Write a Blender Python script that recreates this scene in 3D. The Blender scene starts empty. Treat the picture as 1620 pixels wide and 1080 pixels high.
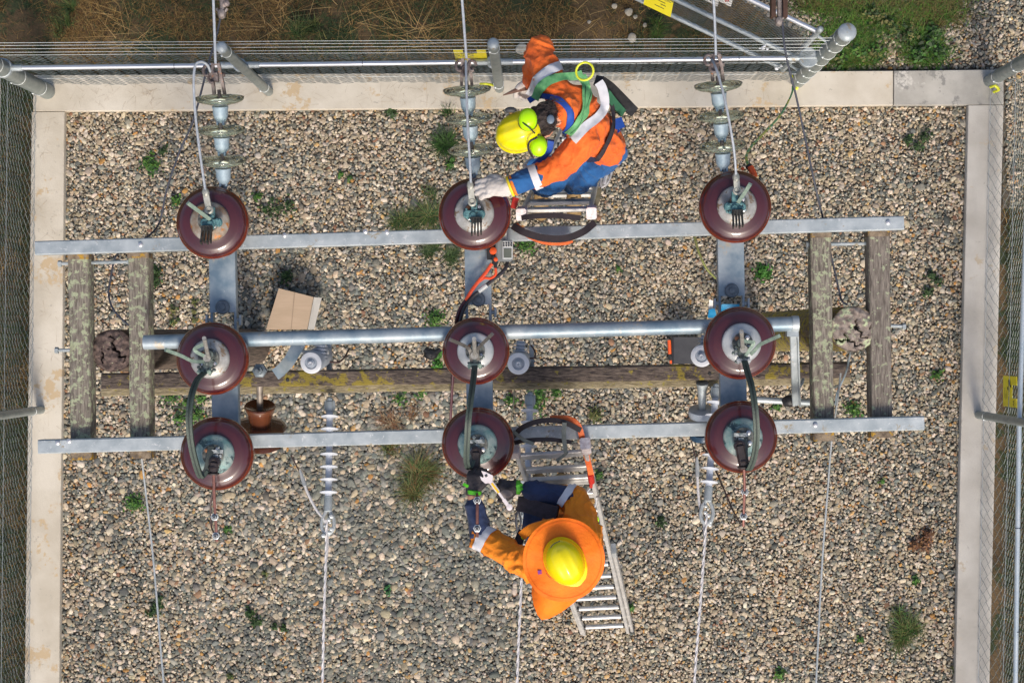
import bpy, bmesh, math, random
import numpy as np
from mathutils import Vector, Matrix, noise
from mathutils.bvhtree import BVHTree

# ------------------------------------------------------------------ camera, light, exposure
SC = bpy.context.scene
COL = SC.collection
CAMZ = 14.3          # camera height in metres
FPX = 2520.0         # focal length in photograph pixels (1620 wide)
NX, NY = 845.0, 537.0
cam = bpy.data.cameras.new('camera')
cam.lens = FPX / 1620 * 36
cam.sensor_width = 36
cam.shift_x = -(NX - 810) / 1620
cam.shift_y = -(540 - NY) / 1620
cam.clip_start = 0.1
cam.clip_end = 800
camo = bpy.data.objects.new('camera', cam)
COL.objects.link(camo)
camo.location = (0, 0, CAMZ)
SC.camera = camo

SUN_EL, SUN_AZ = 46.0, 170.0          # azimuth clockwise from +y (image top)
w = bpy.data.worlds.new('World'); SC.world = w; w.use_nodes = True
wn = w.node_tree.nodes; wl = w.node_tree.links
sky = wn.new('ShaderNodeTexSky'); sky.sky_type = 'NISHITA'; sky.sun_disc = False
sky.sun_elevation = math.radians(SUN_EL); sky.sun_rotation = math.radians(SUN_AZ)
sky.air_density = 1.0; sky.dust_density = 3.5; sky.ozone_density = 0.6
bg = wn['Background']; bg.inputs['Strength'].default_value = 0.125
wl.new(sky.outputs[0], bg.inputs[0])
sl = bpy.data.lights.new('sun', 'SUN'); sl.energy = 2.2; sl.angle = math.radians(14); sl.color = (1.0, 0.92, 0.80)
so = bpy.data.objects.new('sun', sl); COL.objects.link(so)
a = math.radians(SUN_AZ); e = math.radians(SUN_EL)
sd = Vector((math.sin(a) * math.cos(e), math.cos(a) * math.cos(e), math.sin(e)))
so.rotation_euler = sd.to_track_quat('Z', 'Y').to_euler()
so.location = sd * 30
SC.view_settings.view_transform = 'Standard'
SC.view_settings.look = 'None'
SC.view_settings.gamma = 1
SC.view_settings.use_curve_mapping = False
SC.view_settings.exposure = 0.38
SC.cycles.max_bounces = 8
SC.cycles.transparent_max_bounces = 12

R = random.Random(7)
RN = np.random.default_rng(11)

def P(px, py, z=0.0):
    """a point of the place, from where it shows and how high it stands"""
    k = (CAMZ - z) / FPX
    return Vector(((px - NX) * k, (NY - py) * k, z))

# ------------------------------------------------------------------ mesh building
class MB:
    def __init__(s): s.v = []; s.f = []
    def add(s, vs, fs):
        b = len(s.v); s.v += [tuple(v) for v in vs]; s.f += [tuple(i + b for i in f) for f in fs]; return s
    def prism(s, prof, p0, p1, up=(0, 0, 1), taper=1.0):
        p0, p1 = Vector(p0), Vector(p1); d = (p1 - p0).normalized(); up = Vector(up)
        sx = d.cross(up)
        if sx.length < 1e-4: sx = d.cross(Vector((0, 1, 0)))
        sx.normalize(); uy = sx.cross(d)
        n = len(prof)
        vs = [p0 + sx * a + uy * b for a, b in prof] + [p1 + sx * a * taper + uy * b * taper for a, b in prof]
        fs = [(i, (i + 1) % n, n + (i + 1) % n, n + i) for i in range(n)] + [tuple(range(n))[::-1], tuple(range(n, 2 * n))]
        return s.add(vs, fs)
    def bar(s, p0, p1, w, h, c=None, up=(0, 0, 1), taper=1.0):
        c = min(w, h) * 0.08 if c is None else c
        w, h = w / 2, h / 2
        if c <= 0: pr = [(-w, -h), (w, -h), (w, h), (-w, h)]
        else: pr = [(-w + c, -h), (w - c, -h), (w, -h + c), (w, h - c), (w - c, h), (-w + c, h), (-w, h - c), (-w, -h + c)]
        return s.prism(pr, p0, p1, up, taper)
    def box(s, c, size, rz=0.0):
        c = Vector(c); x, y, z = [k / 2 for k in size]; m = Matrix.Rotation(rz, 3, 'Z')
        b = min(x, y, z) * 0.12
        d = m @ Vector((0, 1, 0))
        return s.bar(c - d * y, c + d * y, 2 * x, 2 * z, b)
    def tube(s, pts, r, n=8, cap=True):
        pts = [Vector(p) for p in pts]; m = len(pts)
        rs = [r] * m if not hasattr(r, '__len__') else list(r)
        vs = []; ref = None
        for i, p in enumerate(pts):
            d = (pts[min(i + 1, m - 1)] - pts[max(i - 1, 0)])
            d = d.normalized() if d.length > 1e-9 else Vector((0, 0, 1))
            if ref is None:
                ref = d.cross(Vector((0.13, 0.31, 0.94)));
                if ref.length < 0.1: ref = d.cross(Vector((1, 0, 0)))
            ref = (ref - d * ref.dot(d)).normalized(); b = d.cross(ref)
            for k in range(n):
                t = 2 * math.pi * k / n
                vs.append(p + (ref * math.cos(t) + b * math.sin(t)) * rs[i])
        fs = [(i * n + k, i * n + (k + 1) % n, (i + 1) * n + (k + 1) % n, (i + 1) * n + k) for i in range(m - 1) for k in range(n)]
        if cap: fs += [tuple(range(n))[::-1], tuple(range((m - 1) * n, m * n))]
        return s.add(vs, fs)
    def lathe(s, prof, c=(0, 0, 0), axis=(0, 0, 1), n=32, cap=True):
        """prof: (radius, height) pairs along the axis"""
        c = Vector(c); q = Vector(axis).normalized().to_track_quat('Z', 'Y').to_matrix()
        vs = []; m = len(prof)
        for r, h in prof:
            for k in range(n):
                t = 2 * math.pi * k / n
                vs.append(c + q @ Vector((r * math.cos(t), r * math.sin(t), h)))
        fs = [(i * n + k, i * n + (k + 1) % n, (i + 1) * n + (k + 1) % n, (i + 1) * n + k) for i in range(m - 1) for k in range(n)]
        if cap: fs += [tuple(range(n))[::-1], tuple(range((m - 1) * n, m * n))]
        return s.add(vs, fs)
    def ball(s, c, r, n=8, sc=(1, 1, 1), m=None):
        c = Vector(c); m = m or Matrix.Identity(3)
        rings = n // 2 + 1; vs = []
        for i in range(rings):
            ph = math.pi * (i + 0.02) / (rings - 1 + 0.04)
            for k in range(n):
                t = 2 * math.pi * k / n
                vs.append(c + m @ Vector((r * sc[0] * math.sin(ph) * math.cos(t), r * sc[1] * math.sin(ph) * math.sin(t), r * sc[2] * math.cos(ph))))
        fs = [(i * n + (k + 1) % n, i * n + k, (i + 1) * n + k, (i + 1) * n + (k + 1) % n) for i in range(rings - 1) for k in range(n)]
        fs += [tuple(range(n)), tuple(range((rings - 1) * n, rings * n))[::-1]]
        return s.add(vs, fs)
    def build(s, name, mt, parent=None, smooth=35, origin=None, calc=True):
        me = bpy.data.meshes.new(name)
        if origin is None: origin = root_loc(parent) if parent else Vector((0, 0, 0))
        o0 = Vector(origin)
        me.from_pydata([(x - o0.x, y - o0.y, z - o0.z) for x, y, z in s.v], [], s.f)
        return link(name, me, mt, parent, smooth, None if parent else o0, calc)

def root_loc(o):
    while o.parent: o = o.parent
    return o.location
def link(name, me, mt, parent=None, smooth=35, loc=None, calc=True):
    if calc:
        bm = bmesh.new(); bm.from_mesh(me); bmesh.ops.recalc_face_normals(bm, faces=bm.faces); bm.to_mesh(me); bm.free()
    if smooth is not None:
        me.shade_smooth()
        if smooth < 180: me.set_sharp_from_angle(angle=math.radians(smooth))
    for m in (mt if isinstance(mt, (list, tuple)) else [mt]): me.materials.append(m)
    o = bpy.data.objects.new(name, me); COL.objects.link(o)
    if parent: o.parent = parent
    elif loc is not None: o.location = loc
    return o
def tag(o, label=None, cat=None, group=None, kind=None):
    if label: o['label'] = label
    if cat: o['category'] = cat
    if group: o['group'] = group
    if kind: o['kind'] = kind
    return o
def thing(name, label, cat, loc=(0, 0, 0), group=None):
    o = bpy.data.objects.new(name, None); COL.objects.link(o); o.location = loc; o.empty_display_size = 0.1
    return tag(o, label, cat, group)
def kids(o): return [c for c in bpy.data.objects if c.parent == o]
def copy_tree(o, parent=None, table=None):
    c = o.copy(); COL.objects.link(c); c.parent = parent
    for ch in kids(o): copy_tree(ch, c)
    return c
def smoothpath(pts, n=6):
    pts = [Vector(p) for p in pts]; out = []
    P_ = [pts[0] * 2 - pts[1]] + pts + [pts[-1] * 2 - pts[-2]]
    for i in range(1, len(P_) - 2):
        a, b, c, d = P_[i - 1:i + 3]
        for k in range(n):
            t = k / n
            out.append(0.5 * ((2 * b) + (c - a) * t + (2 * a - 5 * b + 4 * c - d) * t * t + (3 * b - a - 3 * c + d) * t ** 3))
    out.append(pts[-1]); return out

# ------------------------------------------------------------------ materials
def newmat(name):
    m = bpy.data.materials.new(name); m.use_nodes = True
    return m, m.node_tree.nodes, m.node_tree.links, m.node_tree.nodes['Principled BSDF']
def c4(c): return (c[0], c[1], c[2], 1)
def mk(name, c1, c2=None, c3=None, scale=8, rough=0.6, metal=0.0, bump=0.0, bscale=None, stretch=(1, 1, 1), detail=6, coat=0.0, spots=None, spot_scale=12, spot_at=0.6, lo=0.35, hi=0.65, sheen=0.0, rvar=0.0, spots2=None, spot2_at=0.6, spot2_scale=5, bdist=0.01):
    m, N, L, B = newmat(name)
    B.inputs['Roughness'].default_value = rough; B.inputs['Metallic'].default_value = metal
    if coat: B.inputs['Coat Weight'].default_value = coat; B.inputs['Coat Roughness'].default_value = 0.06
    if sheen: B.inputs['Sheen Weight'].default_value = sheen
    tc = N.new('ShaderNodeTexCoord'); mp = N.new('ShaderNodeMapping'); mp.inputs['Scale'].default_value = stretch
    L.new(tc.outputs['Object'], mp.inputs['Vector'])
    def nz(sc, det=detail, src=mp, r=0.6):
        n = N.new('ShaderNodeTexNoise'); n.inputs['Scale'].default_value = sc; n.inputs['Detail'].default_value = det; n.inputs['Roughness'].default_value = r
        L.new(src.outputs[0 if src is mp else 3], n.inputs['Vector']); return n
    B.inputs['Base Color'].default_value = c4(c1)
    if c2:
        n = nz(scale); r = N.new('ShaderNodeValToRGB')
        r.color_ramp.elements[0].position = lo; r.color_ramp.elements[0].color = c4(c1)
        r.color_ramp.elements[1].position = hi; r.color_ramp.elements[1].color = c4(c2)
        if c3:
            el = r.color_ramp.elements.new(min(0.98, hi + 0.12)); el.color = c4(c3)
        L.new(n.outputs['Fac'], r.inputs[0]); out = r.outputs[0]
        for (sp, at, ssc) in ((spots, spot_at, spot_scale), (spots2, spot2_at, spot2_scale)):
            if not sp: continue
            n2 = N.new('ShaderNodeTexNoise'); n2.inputs['Scale'].default_value = ssc; n2.inputs['Detail'].default_value = 8; n2.inputs['Roughness'].default_value = 0.72
            mv = N.new('ShaderNodeMapping'); mv.inputs['Location'].default_value = (ssc * 1.7, 3.1, 5.2); L.new(tc.outputs['Object'], mv.inputs['Vector']); L.new(mv.outputs[0], n2.inputs['Vector'])
            r2 = N.new('ShaderNodeMapRange'); r2.inputs[1].default_value = at; r2.inputs[2].default_value = at + 0.035
            L.new(n2.outputs['Fac'], r2.inputs[0]); mx = N.new('ShaderNodeMix'); mx.data_type = 'RGBA'
            L.new(r2.outputs[0], mx.inputs[0]); L.new(out, mx.inputs[6]); mx.inputs[7].default_value = c4(sp); out = mx.outputs[2]
        L.new(out, B.inputs['Base Color'])
        if rvar:
            mr = N.new('ShaderNodeMapRange'); mr.inputs[3].default_value = rough - rvar; mr.inputs[4].default_value = rough + rvar
            L.new(n.outputs['Fac'], mr.inputs[0]); L.new(mr.outputs[0], B.inputs['Roughness'])
    if bump:
        nb = nz(bscale or scale * 4); bp = N.new('ShaderNodeBump'); bp.inputs['Strength'].default_value = bump; bp.inputs['Distance'].default_value = bdist
        L.new(nb.outputs['Fac'], bp.inputs['Height']); L.new(bp.outputs[0], B.inputs['Normal'])
    return m

GALV = mk('galvanised_steel', (0.30, 0.345, 0.37), (0.46, 0.50, 0.52), scale=9, rough=0.5, metal=0.35, bump=0.06, bscale=60, stretch=(1, 1, 1), rvar=0.12, spots=(0.33, 0.29, 0.22), spot_scale=8, spot_at=0.61, spots2=(0.56, 0.58, 0.59), spot2_scale=30, spot2_at=0.6)
GALVD = mk('weathered_galvanised_steel', (0.16, 0.235, 0.30), (0.40, 0.45, 0.48), scale=6, rough=0.48, metal=0.35, bump=0.08, bscale=50, rvar=0.12, spots=(0.45, 0.40, 0.32), spot_scale=3.2, spot_at=0.6, spots2=(0.55, 0.57, 0.58), spot2_scale=14, spot2_at=0.64)
POSTM = mk('grey_fence_post_steel', (0.20, 0.235, 0.23), (0.29, 0.32, 0.31), scale=14, rough=0.45, metal=0.3, bump=0.03, spots=(0.36, 0.38, 0.37), spot_scale=9, spot_at=0.63)
ALUP = mk('bright_rail_aluminium', (0.62, 0.64, 0.68), (0.75, 0.76, 0.79), scale=5, rough=0.32, metal=0.75, stretch=(0.4, 3, 3))
ALU = mk('ladder_aluminium', (0.56, 0.55, 0.53), (0.74, 0.72, 0.70), scale=12, rough=0.42, metal=0.45, bump=0.05, spots=(0.30, 0.26, 0.24), spot_scale=30, spot_at=0.64)
WMESH = mk('dull_mesh_wire', (0.10, 0.12, 0.115), (0.20, 0.225, 0.215), scale=6, rough=0.5, metal=0.3)
WIRE = mk('galvanised_wire', (0.45, 0.49, 0.49), (0.6, 0.62, 0.62), scale=20, rough=0.45, metal=0.4)
WIREW = mk('white_twisted_conductor', (0.60, 0.58, 0.58), (0.74, 0.71, 0.71), scale=90, rough=0.5, metal=0.15)
WIREA = mk('aluminium_conductor', (0.33, 0.36, 0.40), (0.45, 0.48, 0.52), scale=60, rough=0.5, metal=0.3)
WIRED = mk('dark_blue_grey_cable', (0.03, 0.035, 0.05), (0.07, 0.075, 0.10), scale=60, rough=0.6)
WIREB = mk('brown_black_cable', (0.045, 0.025, 0.025), (0.09, 0.05, 0.045), scale=40, rough=0.45)
COPPER = mk('dull_copper_rod', (0.20, 0.09, 0.075), (0.33, 0.15, 0.12), scale=30, rough=0.45, metal=0.5)
RUST = mk('rusty_forged_steel', (0.10, 0.075, 0.07), (0.24, 0.2, 0.19), scale=26, rough=0.6, metal=0.35, bump=0.15, spots=(0.30, 0.13, 0.06), spot_scale=30, spot_at=0.6)
BROWNST = mk('dark_brown_steel', (0.05, 0.025, 0.015), (0.09, 0.045, 0.03), scale=20, rough=0.6, metal=0.2)
CONC = mk('pale_concrete', (0.48, 0.425, 0.34), (0.62, 0.565, 0.475), scale=2.2, rough=0.9, bump=0.15, bscale=60, spots=(0.50, 0.38, 0.24), spot_scale=2.8, spot_at=0.575, spots2=(0.39, 0.35, 0.29), spot2_scale=13, spot2_at=0.625)
CONCG = mk('grey_patched_concrete', (0.34, 0.32, 0.285), (0.46, 0.435, 0.39), scale=4, rough=0.9, bump=0.15, bscale=60, spots=(0.25, 0.24, 0.22), spot_scale=5, spot_at=0.57, spots2=(.55,.52,.47), spot2_scale=3, spot2_at=.6)
PORC = mk('oxblood_glazed_porcelain', (0.046, 0.007, 0.011), (0.074, 0.011, 0.014), scale=3, rough=0.30, coat=1.0, spots=(0.13, 0.022, 0.013), spot_scale=2.4, spot_at=0.66)
PORCE = mk('red_brown_glaze_edge', (0.12, 0.018, 0.008), (0.15, 0.024, 0.010), scale=20, rough=0.2, coat=0.8)
BPORC = mk('brown_glazed_porcelain', (0.085, 0.026, 0.012), (0.14, 0.045, 0.02), scale=6, rough=0.18, coat=0.8)
CAPM = mk('silver_painted_cap', (0.22, 0.215, 0.20), (0.46, 0.45, 0.43), scale=14, rough=0.42, metal=0.25, bump=0.1, bscale=40, spots=(0.20, 0.14, 0.09), spot_scale=14, spot_at=0.57)
CAPRUST = mk('rust_streaked_cap', (0.40, 0.39, 0.35), (0.20, 0.13, 0.08), scale=12, rough=0.5, metal=0.2, bump=0.1, spots=(0.36, 0.13, 0.025), spot_scale=16, spot_at=0.55)
CAPVERD = mk('verdigris_stained_cap', (0.36, 0.40, 0.37), (0.12, 0.22, 0.22), scale=12, rough=0.5, metal=0.2, bump=0.1, spots=(0.03, 0.06, 0.07), spot_scale=16, spot_at=0.55)
CAPWHITE = mk('pale_zinc_cap', (0.52, 0.53, 0.53), (0.34, 0.36, 0.37), scale=10, rough=0.4, metal=0.2, bump=0.06, spots=(0.2, 0.2, 0.2), spot_scale=14, spot_at=0.66)
VERD = mk('verdigris_bronze', (0.05, 0.13, 0.15), (0.14, 0.30, 0.31), scale=50, rough=0.65, metal=0.2, bump=0.2, spots=(0.03, 0.035, 0.04), spot_scale=36, spot_at=0.56)
VERDP = mk('pale_green_oxidised_copper', (0.17, 0.24, 0.20), (0.28, 0.36, 0.30), scale=30, rough=0.6, metal=0.2)
BRAID = mk('grey_green_flexible_braid', (0.028, 0.042, 0.036), (0.085, 0.115, 0.095), scale=60, rough=0.6, metal=0.1, stretch=(5, 1, 5))
ORCOP = mk('orange_copper_bolt', (0.42, 0.17, 0.07), (0.3, 0.13, 0.07), scale=40, rough=0.5, metal=0.3)
SILV = mk('bright_bolt_steel', (0.62, 0.60, 0.60), (0.72, 0.70, 0.7), scale=40, rough=0.3, metal=0.7)
BLK = mk('black_rubber', (0.012, 0.012, 0.014), (0.03, 0.028, 0.03), scale=30, rough=0.5)
STRAPB = mk('dark_brown_rubber_strap', (0.012, 0.007, 0.010), (0.026, 0.016, 0.018), scale=20, rough=0.55)
ORP = mk('orange_rope_sleeve', (0.68, 0.11, 0.025), (0.8, 0.18, 0.04), scale=40, rough=0.6, bump=0.3, bscale=90)
ORANGEP = mk('orange_plastic', (0.80, 0.10, 0.02), (0.85, 0.13, 0.03), scale=10, rough=0.4)
REDP = mk('dark_red_paint', (0.42, 0.02, 0.015), (0.5, 0.03, 0.02), scale=20, rough=0.4)
BLUEG = mk('blue_grey_malleable_cap', (0.24, 0.33, 0.40), (0.33, 0.41, 0.47), scale=18, rough=0.55, metal=0.15, bump=0.2, bscale=70, spots=(0.18, 0.23, 0.28), spot_scale=26, spot_at=0.62)
POLY = mk('pale_lilac_silicone', (0.50, 0.54, 0.62), (0.62, 0.64, 0.68), scale=10, rough=0.4)
WHITEP = mk('white_ceramic', (0.66, 0.68, 0.72), (0.76, 0.77, 0.8), scale=12, rough=0.35)
ARRG = mk('blue_grey_polymer', (0.33, 0.38, 0.45), (0.45, 0.49, 0.55), scale=12, rough=0.45)
YEL = mk('yellow_sign_sheet', (0.85, 0.70, 0.0), (0.88, 0.74, 0.01), scale=6, rough=0.45)
INK = mk('black_print', (0.02, 0.02, 0.02), None, rough=0.6)
REDINK = mk('red_print', (0.6, 0.04, 0.03), None, rough=0.6)
WSIGN = mk('white_sign_sheet', (0.78, 0.76, 0.72), (0.7, 0.66, 0.6), scale=6, rough=0.5)
CARD = mk('brown_cardboard', (0.40, 0.295, 0.20), (0.45, 0.33, 0.23), scale=5, rough=0.85, stretch=(1, 6, 1))
CARDW = mk('pale_cardboard_edge', (0.62, 0.59, 0.55), (0.68, 0.65, 0.6), scale=8, rough=0.8)
CASE = mk('dark_grey_case', (0.035, 0.036, 0.042), (0.05, 0.05, 0.056), scale=14, rough=0.55)
BLUET = mk('bright_blue_plastic', (0.01, 0.20, 0.42), (0.02, 0.27, 0.5), scale=14, rough=0.5)
GREENY = mk('green_yellow_earth_wire', (0.02, 0.30, 0.10), (0.45, 0.48, 0.04), scale=5, rough=0.45, lo=0.5, hi=0.52)
YELW = mk('yellow_green_sleeve', (0.62, 0.66, 0.03), (0.75, 0.75, 0.05), scale=20, rough=0.45)
GREYP = mk('grey_instrument_plastic', (0.16, 0.17, 0.17), (0.2, 0.21, 0.21), scale=12, rough=0.5)
PALEP = mk('pale_grey_plastic', (0.50, 0.51, 0.50), None, rough=0.45)

def wood(name, along, lich=(0.40, 0.43, 0.28), lat=0.56, c1=(0.10, 0.072, 0.058), c2=(0.30, 0.24, 0.20), yel=None, yat=0.6):
    st = {'y': (26, 2.6, 26), 'x': (4.5, 22, 22), 'z': (16, 16, 0.9)}[along]
    return mk(name, c1, c2, scale=4.2, rough=0.92, bump=0.9, bscale=9, stretch=st, spots=lich, spot_scale=24, spot_at=lat, lo=0.38, hi=0.68, spots2=yel, spot2_scale=3.4, spot2_at=yat, bdist=0.012)
WOODL = wood('lichen_spotted_timber', 'y', lat=0.52, c1=(0.12, 0.10, 0.082), c2=(0.36, 0.315, 0.26), yel=(0.42, 0.44, 0.27), yat=0.60)
WOODR = wood('grey_weathered_timber', 'y', lat=0.57, c1=(0.12, 0.098, 0.082), c2=(0.33, 0.285, 0.24))
WOODX = wood('yellow_mossed_timber', 'x', lich=(0.26, 0.21, 0.035), lat=0.60, c1=(0.040, 0.030, 0.029), c2=(0.18, 0.14, 0.115), yel=(0.24, 0.185, 0.03), yat=0.55)
WOODX2 = wood('pale_yellow_timber', 'x', lich=(0.30, 0.26, 0.05), lat=0.58, c1=(0.17, 0.14, 0.085), c2=(0.38, 0.32, 0.21))
POLEW = wood('ochre_stained_pole', 'z', lich=(0.36, 0.29, 0.02), lat=0.50, c1=(0.09, 0.065, 0.045), c2=(0.25, 0.19, 0.12))
POLEB = wood('brown_round_pole', 'z', lich=(0.22, 0.18, 0.05), lat=0.63, c1=(0.055, 0.04, 0.032), c2=(0.19, 0.14, 0.105))
POLETOP = mk('lichened_end_grain', (0.13, 0.10, 0.085), (0.34, 0.28, 0.24), scale=30, rough=0.95, bump=0.8, bscale=40, spots=(0.44, 0.49, 0.30), spot_scale=11, spot_at=0.53)
POLETOPD = mk('dark_mossy_end_grain', (0.045, 0.032, 0.030), (0.17, 0.12, 0.105), scale=30, rough=0.95, bump=1.0, bscale=40, spots=(0.33, 0.34, 0.22), spot_scale=20, spot_at=0.61)
TIMEND = mk('orange_lichened_timber_end', (0.10, 0.075, 0.055), (0.26, 0.20, 0.14), scale=22, rough=0.95, bump=0.5, spots=(0.38, 0.22, 0.03), spot_scale=16, spot_at=0.55)

def glassmat():
    m, N, L, B = newmat('green_toughened_glass')
    B.inputs['Base Color'].default_value = (0.86, 0.93, 0.80, 1); B.inputs['Roughness'].default_value = 0.04
    B.inputs['Transmission Weight'].default_value = 0.95; B.inputs['IOR'].default_value = 1.45
    return m
GLASS = glassmat()
def stonemat():
    m, N, L, B = newmat('river_gravel')
    at = N.new('ShaderNodeAttribute'); at.attribute_type = 'INSTANCER'; at.attribute_name = 'stone_col'
    n = N.new('ShaderNodeTexNoise'); n.inputs['Scale'].default_value = 3.0; n.inputs['Detail'].default_value = 5
    tc = N.new('ShaderNodeTexCoord'); L.new(tc.outputs['Object'], n.inputs['Vector'])
    mr = N.new('ShaderNodeMapRange'); mr.inputs[1].default_value = 0.3; mr.inputs[2].default_value = 0.7; mr.inputs[3].default_value = 0.72; mr.inputs[4].default_value = 1.2
    L.new(n.outputs['Fac'], mr.inputs[0])
    mx = N.new('ShaderNodeVectorMath'); mx.operation = 'SCALE'
    L.new(at.outputs['Color'], mx.inputs[0]); L.new(mr.outputs[0], mx.inputs['Scale']); L.new(mx.outputs[0], B.inputs['Base Color'])
    B.inputs['Roughness'].default_value = 0.75
    return m
STONE = stonemat()
def attrmat(name, rough=0.8, trans=0.0):
    m, N, L, B = newmat(name)
    at = N.new('ShaderNodeAttribute'); at.attribute_name = 'tint'
    L.new(at.outputs['Color'], B.inputs['Base Color']); B.inputs['Roughness'].default_value = rough
    return m
LEAFM = attrmat('leaf_and_straw', 0.7)

# ------------------------------------------------------------------ the ground
def soil():
    n = 200; me = bpy.data.meshes.new('ground')
    # fine grid near the yard, coarse towards the horizon
    ax = np.concatenate([-np.geomspace(300, 9, 14), np.linspace(-8, 8, 129), np.geomspace(9, 300, 14)])
    X, Y = np.meshgrid(ax, ax, indexing='ij'); m = len(ax)
    Z = np.array([[ -0.045 + 0.03 * noise.noise(Vector((x * 1.3, y * 1.3, 0))) + 0.018 * noise.noise(Vector((x * 6, y * 6, 3))) if abs(x) < 9 and abs(y) < 9 else -0.045 for y in ax] for x in ax])
    inside = (X > P(30, 0).x) & (X < P(1600, 0).x) & (Y < P(0, 100).y) & (Y > -6.2)
    Z[inside] = -0.05
    vs = np.stack([X, Y, Z], -1).reshape(-1, 3)
    fs = [(i * m + j, (i + 1) * m + j, (i + 1) * m + j + 1, i * m + j + 1) for i in range(m - 1) for j in range(m - 1)]
    me.from_pydata(vs.tolist(), [], fs)
    mt = mk('dry_brown_soil', (0.055, 0.036, 0.018), (0.15, 0.098, 0.048), scale=1.6, rough=0.95, bump=0.8, bscale=30, spots=(0.035, 0.045, 0.018), spot_scale=2.2, spot_at=0.53, detail=10, bdist=0.02)
    o = link('ground', me, mt); tag(o, 'brown soil and dry turf round the fenced yard', kind='structure')
soil()
EDGE_L, EDGE_R = 0.0, 0.0
def yard_base():
    # bedding under the stones
    b = MB(); z = -0.012
    q = [P(60, 140, z), P(1560, 130, z), P(1540, 1480, z), P(46, 1480, z)]
    b.add(q, [(0, 1, 2, 3)])
    b.add([P(1290, -260, z), P(1760, -260, z), P(1760, 330, z), P(1586, 330, z), P(1586, 120, z), P(1262, 120, z)], [(0, 1, 2, 3, 4, 5)])
    b.add([P(1100, -120, z), P(1290, -120, z), P(1262, 100, z)], [(0, 1, 2)])
    o = b.build('gravel_bed', mk('dark_gravel_bedding', (0.06, 0.05, 0.038), (0.15, 0.125, 0.095), scale=25, rough=0.95, bump=0.8))
    tag(o, 'dark earth bedding under the gravel', kind='structure')
yard_base()

def kerbs():
    zt, zb = 0.075, -0.12
    def strip(name, lab, pts, mt):
        b = MB(); n = len(pts); top = [P(x, y, zt) for x, y in pts]; c = sum(top, Vector()) / n
        ins = []
        for v in top:
            ins.append(v)
        low = [Vector((v.x, v.y, zb)) for v in top]
        ch = [Vector((v.x, v.y, zt - 0.008)) for v in top]
        tin = [v + Vector((math.copysign(0.004, c.x - v.x), math.copysign(0.004, c.y - v.y), 0)) for v in top]
        b.add(tin + ch + low, [tuple(range(n))[::-1]] + [(i, (i + 1) % n, n + (i + 1) % n, n + i) for i in range(n)] + [(n + i, n + (i + 1) % n, 2 * n + (i + 1) % n, 2 * n + i) for i in range(n)])
        o = b.build(name, mt, smooth=20); tag(o, lab, kind='structure'); return o
    strip('kerb', 'pale concrete kerb along the far side under the fence', [(52, 119), (1413, 112), (1413, 166.6), (102, 176), (52, 176.3)], CONC)
    strip('kerb', 'stained grey concrete kerb section at the far right corner', [(1414, 112), (1588, 110), (1588, 165.4), (1532, 166.0), (1414, 166.6)], CONCG)
    strip('kerb', 'pale concrete kerb along the left fence', [(50, 177), (102, 176.6), (90, 1480), (34, 1480)], CONC)
    strip('kerb', 'grey concrete kerb along the right fence', [(1532, 166.6), (1588, 166), (1556, 1480), (1502, 1480)], mk('cool_grey_concrete', (0.43, 0.395, 0.345), (0.56, 0.525, 0.47), scale=2.5, rough=0.9, bump=0.15, bscale=60, spots=(0.47, 0.39, 0.29), spot_scale=3.1, spot_at=0.59, spots2=(0.36, 0.33, 0.29), spot2_scale=15, spot2_at=0.63))
kerbs()

def in_yard(px, py, m=0):
    xl = 102 - (py - 176) * 0.0105 + m; xr = 1532 - (py - 166) * 0.0222 - m
    yt = 176 - (px - 102) * 0.0066 + m
    return (px > xl) & (px < xr) & (py > yt)

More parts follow.
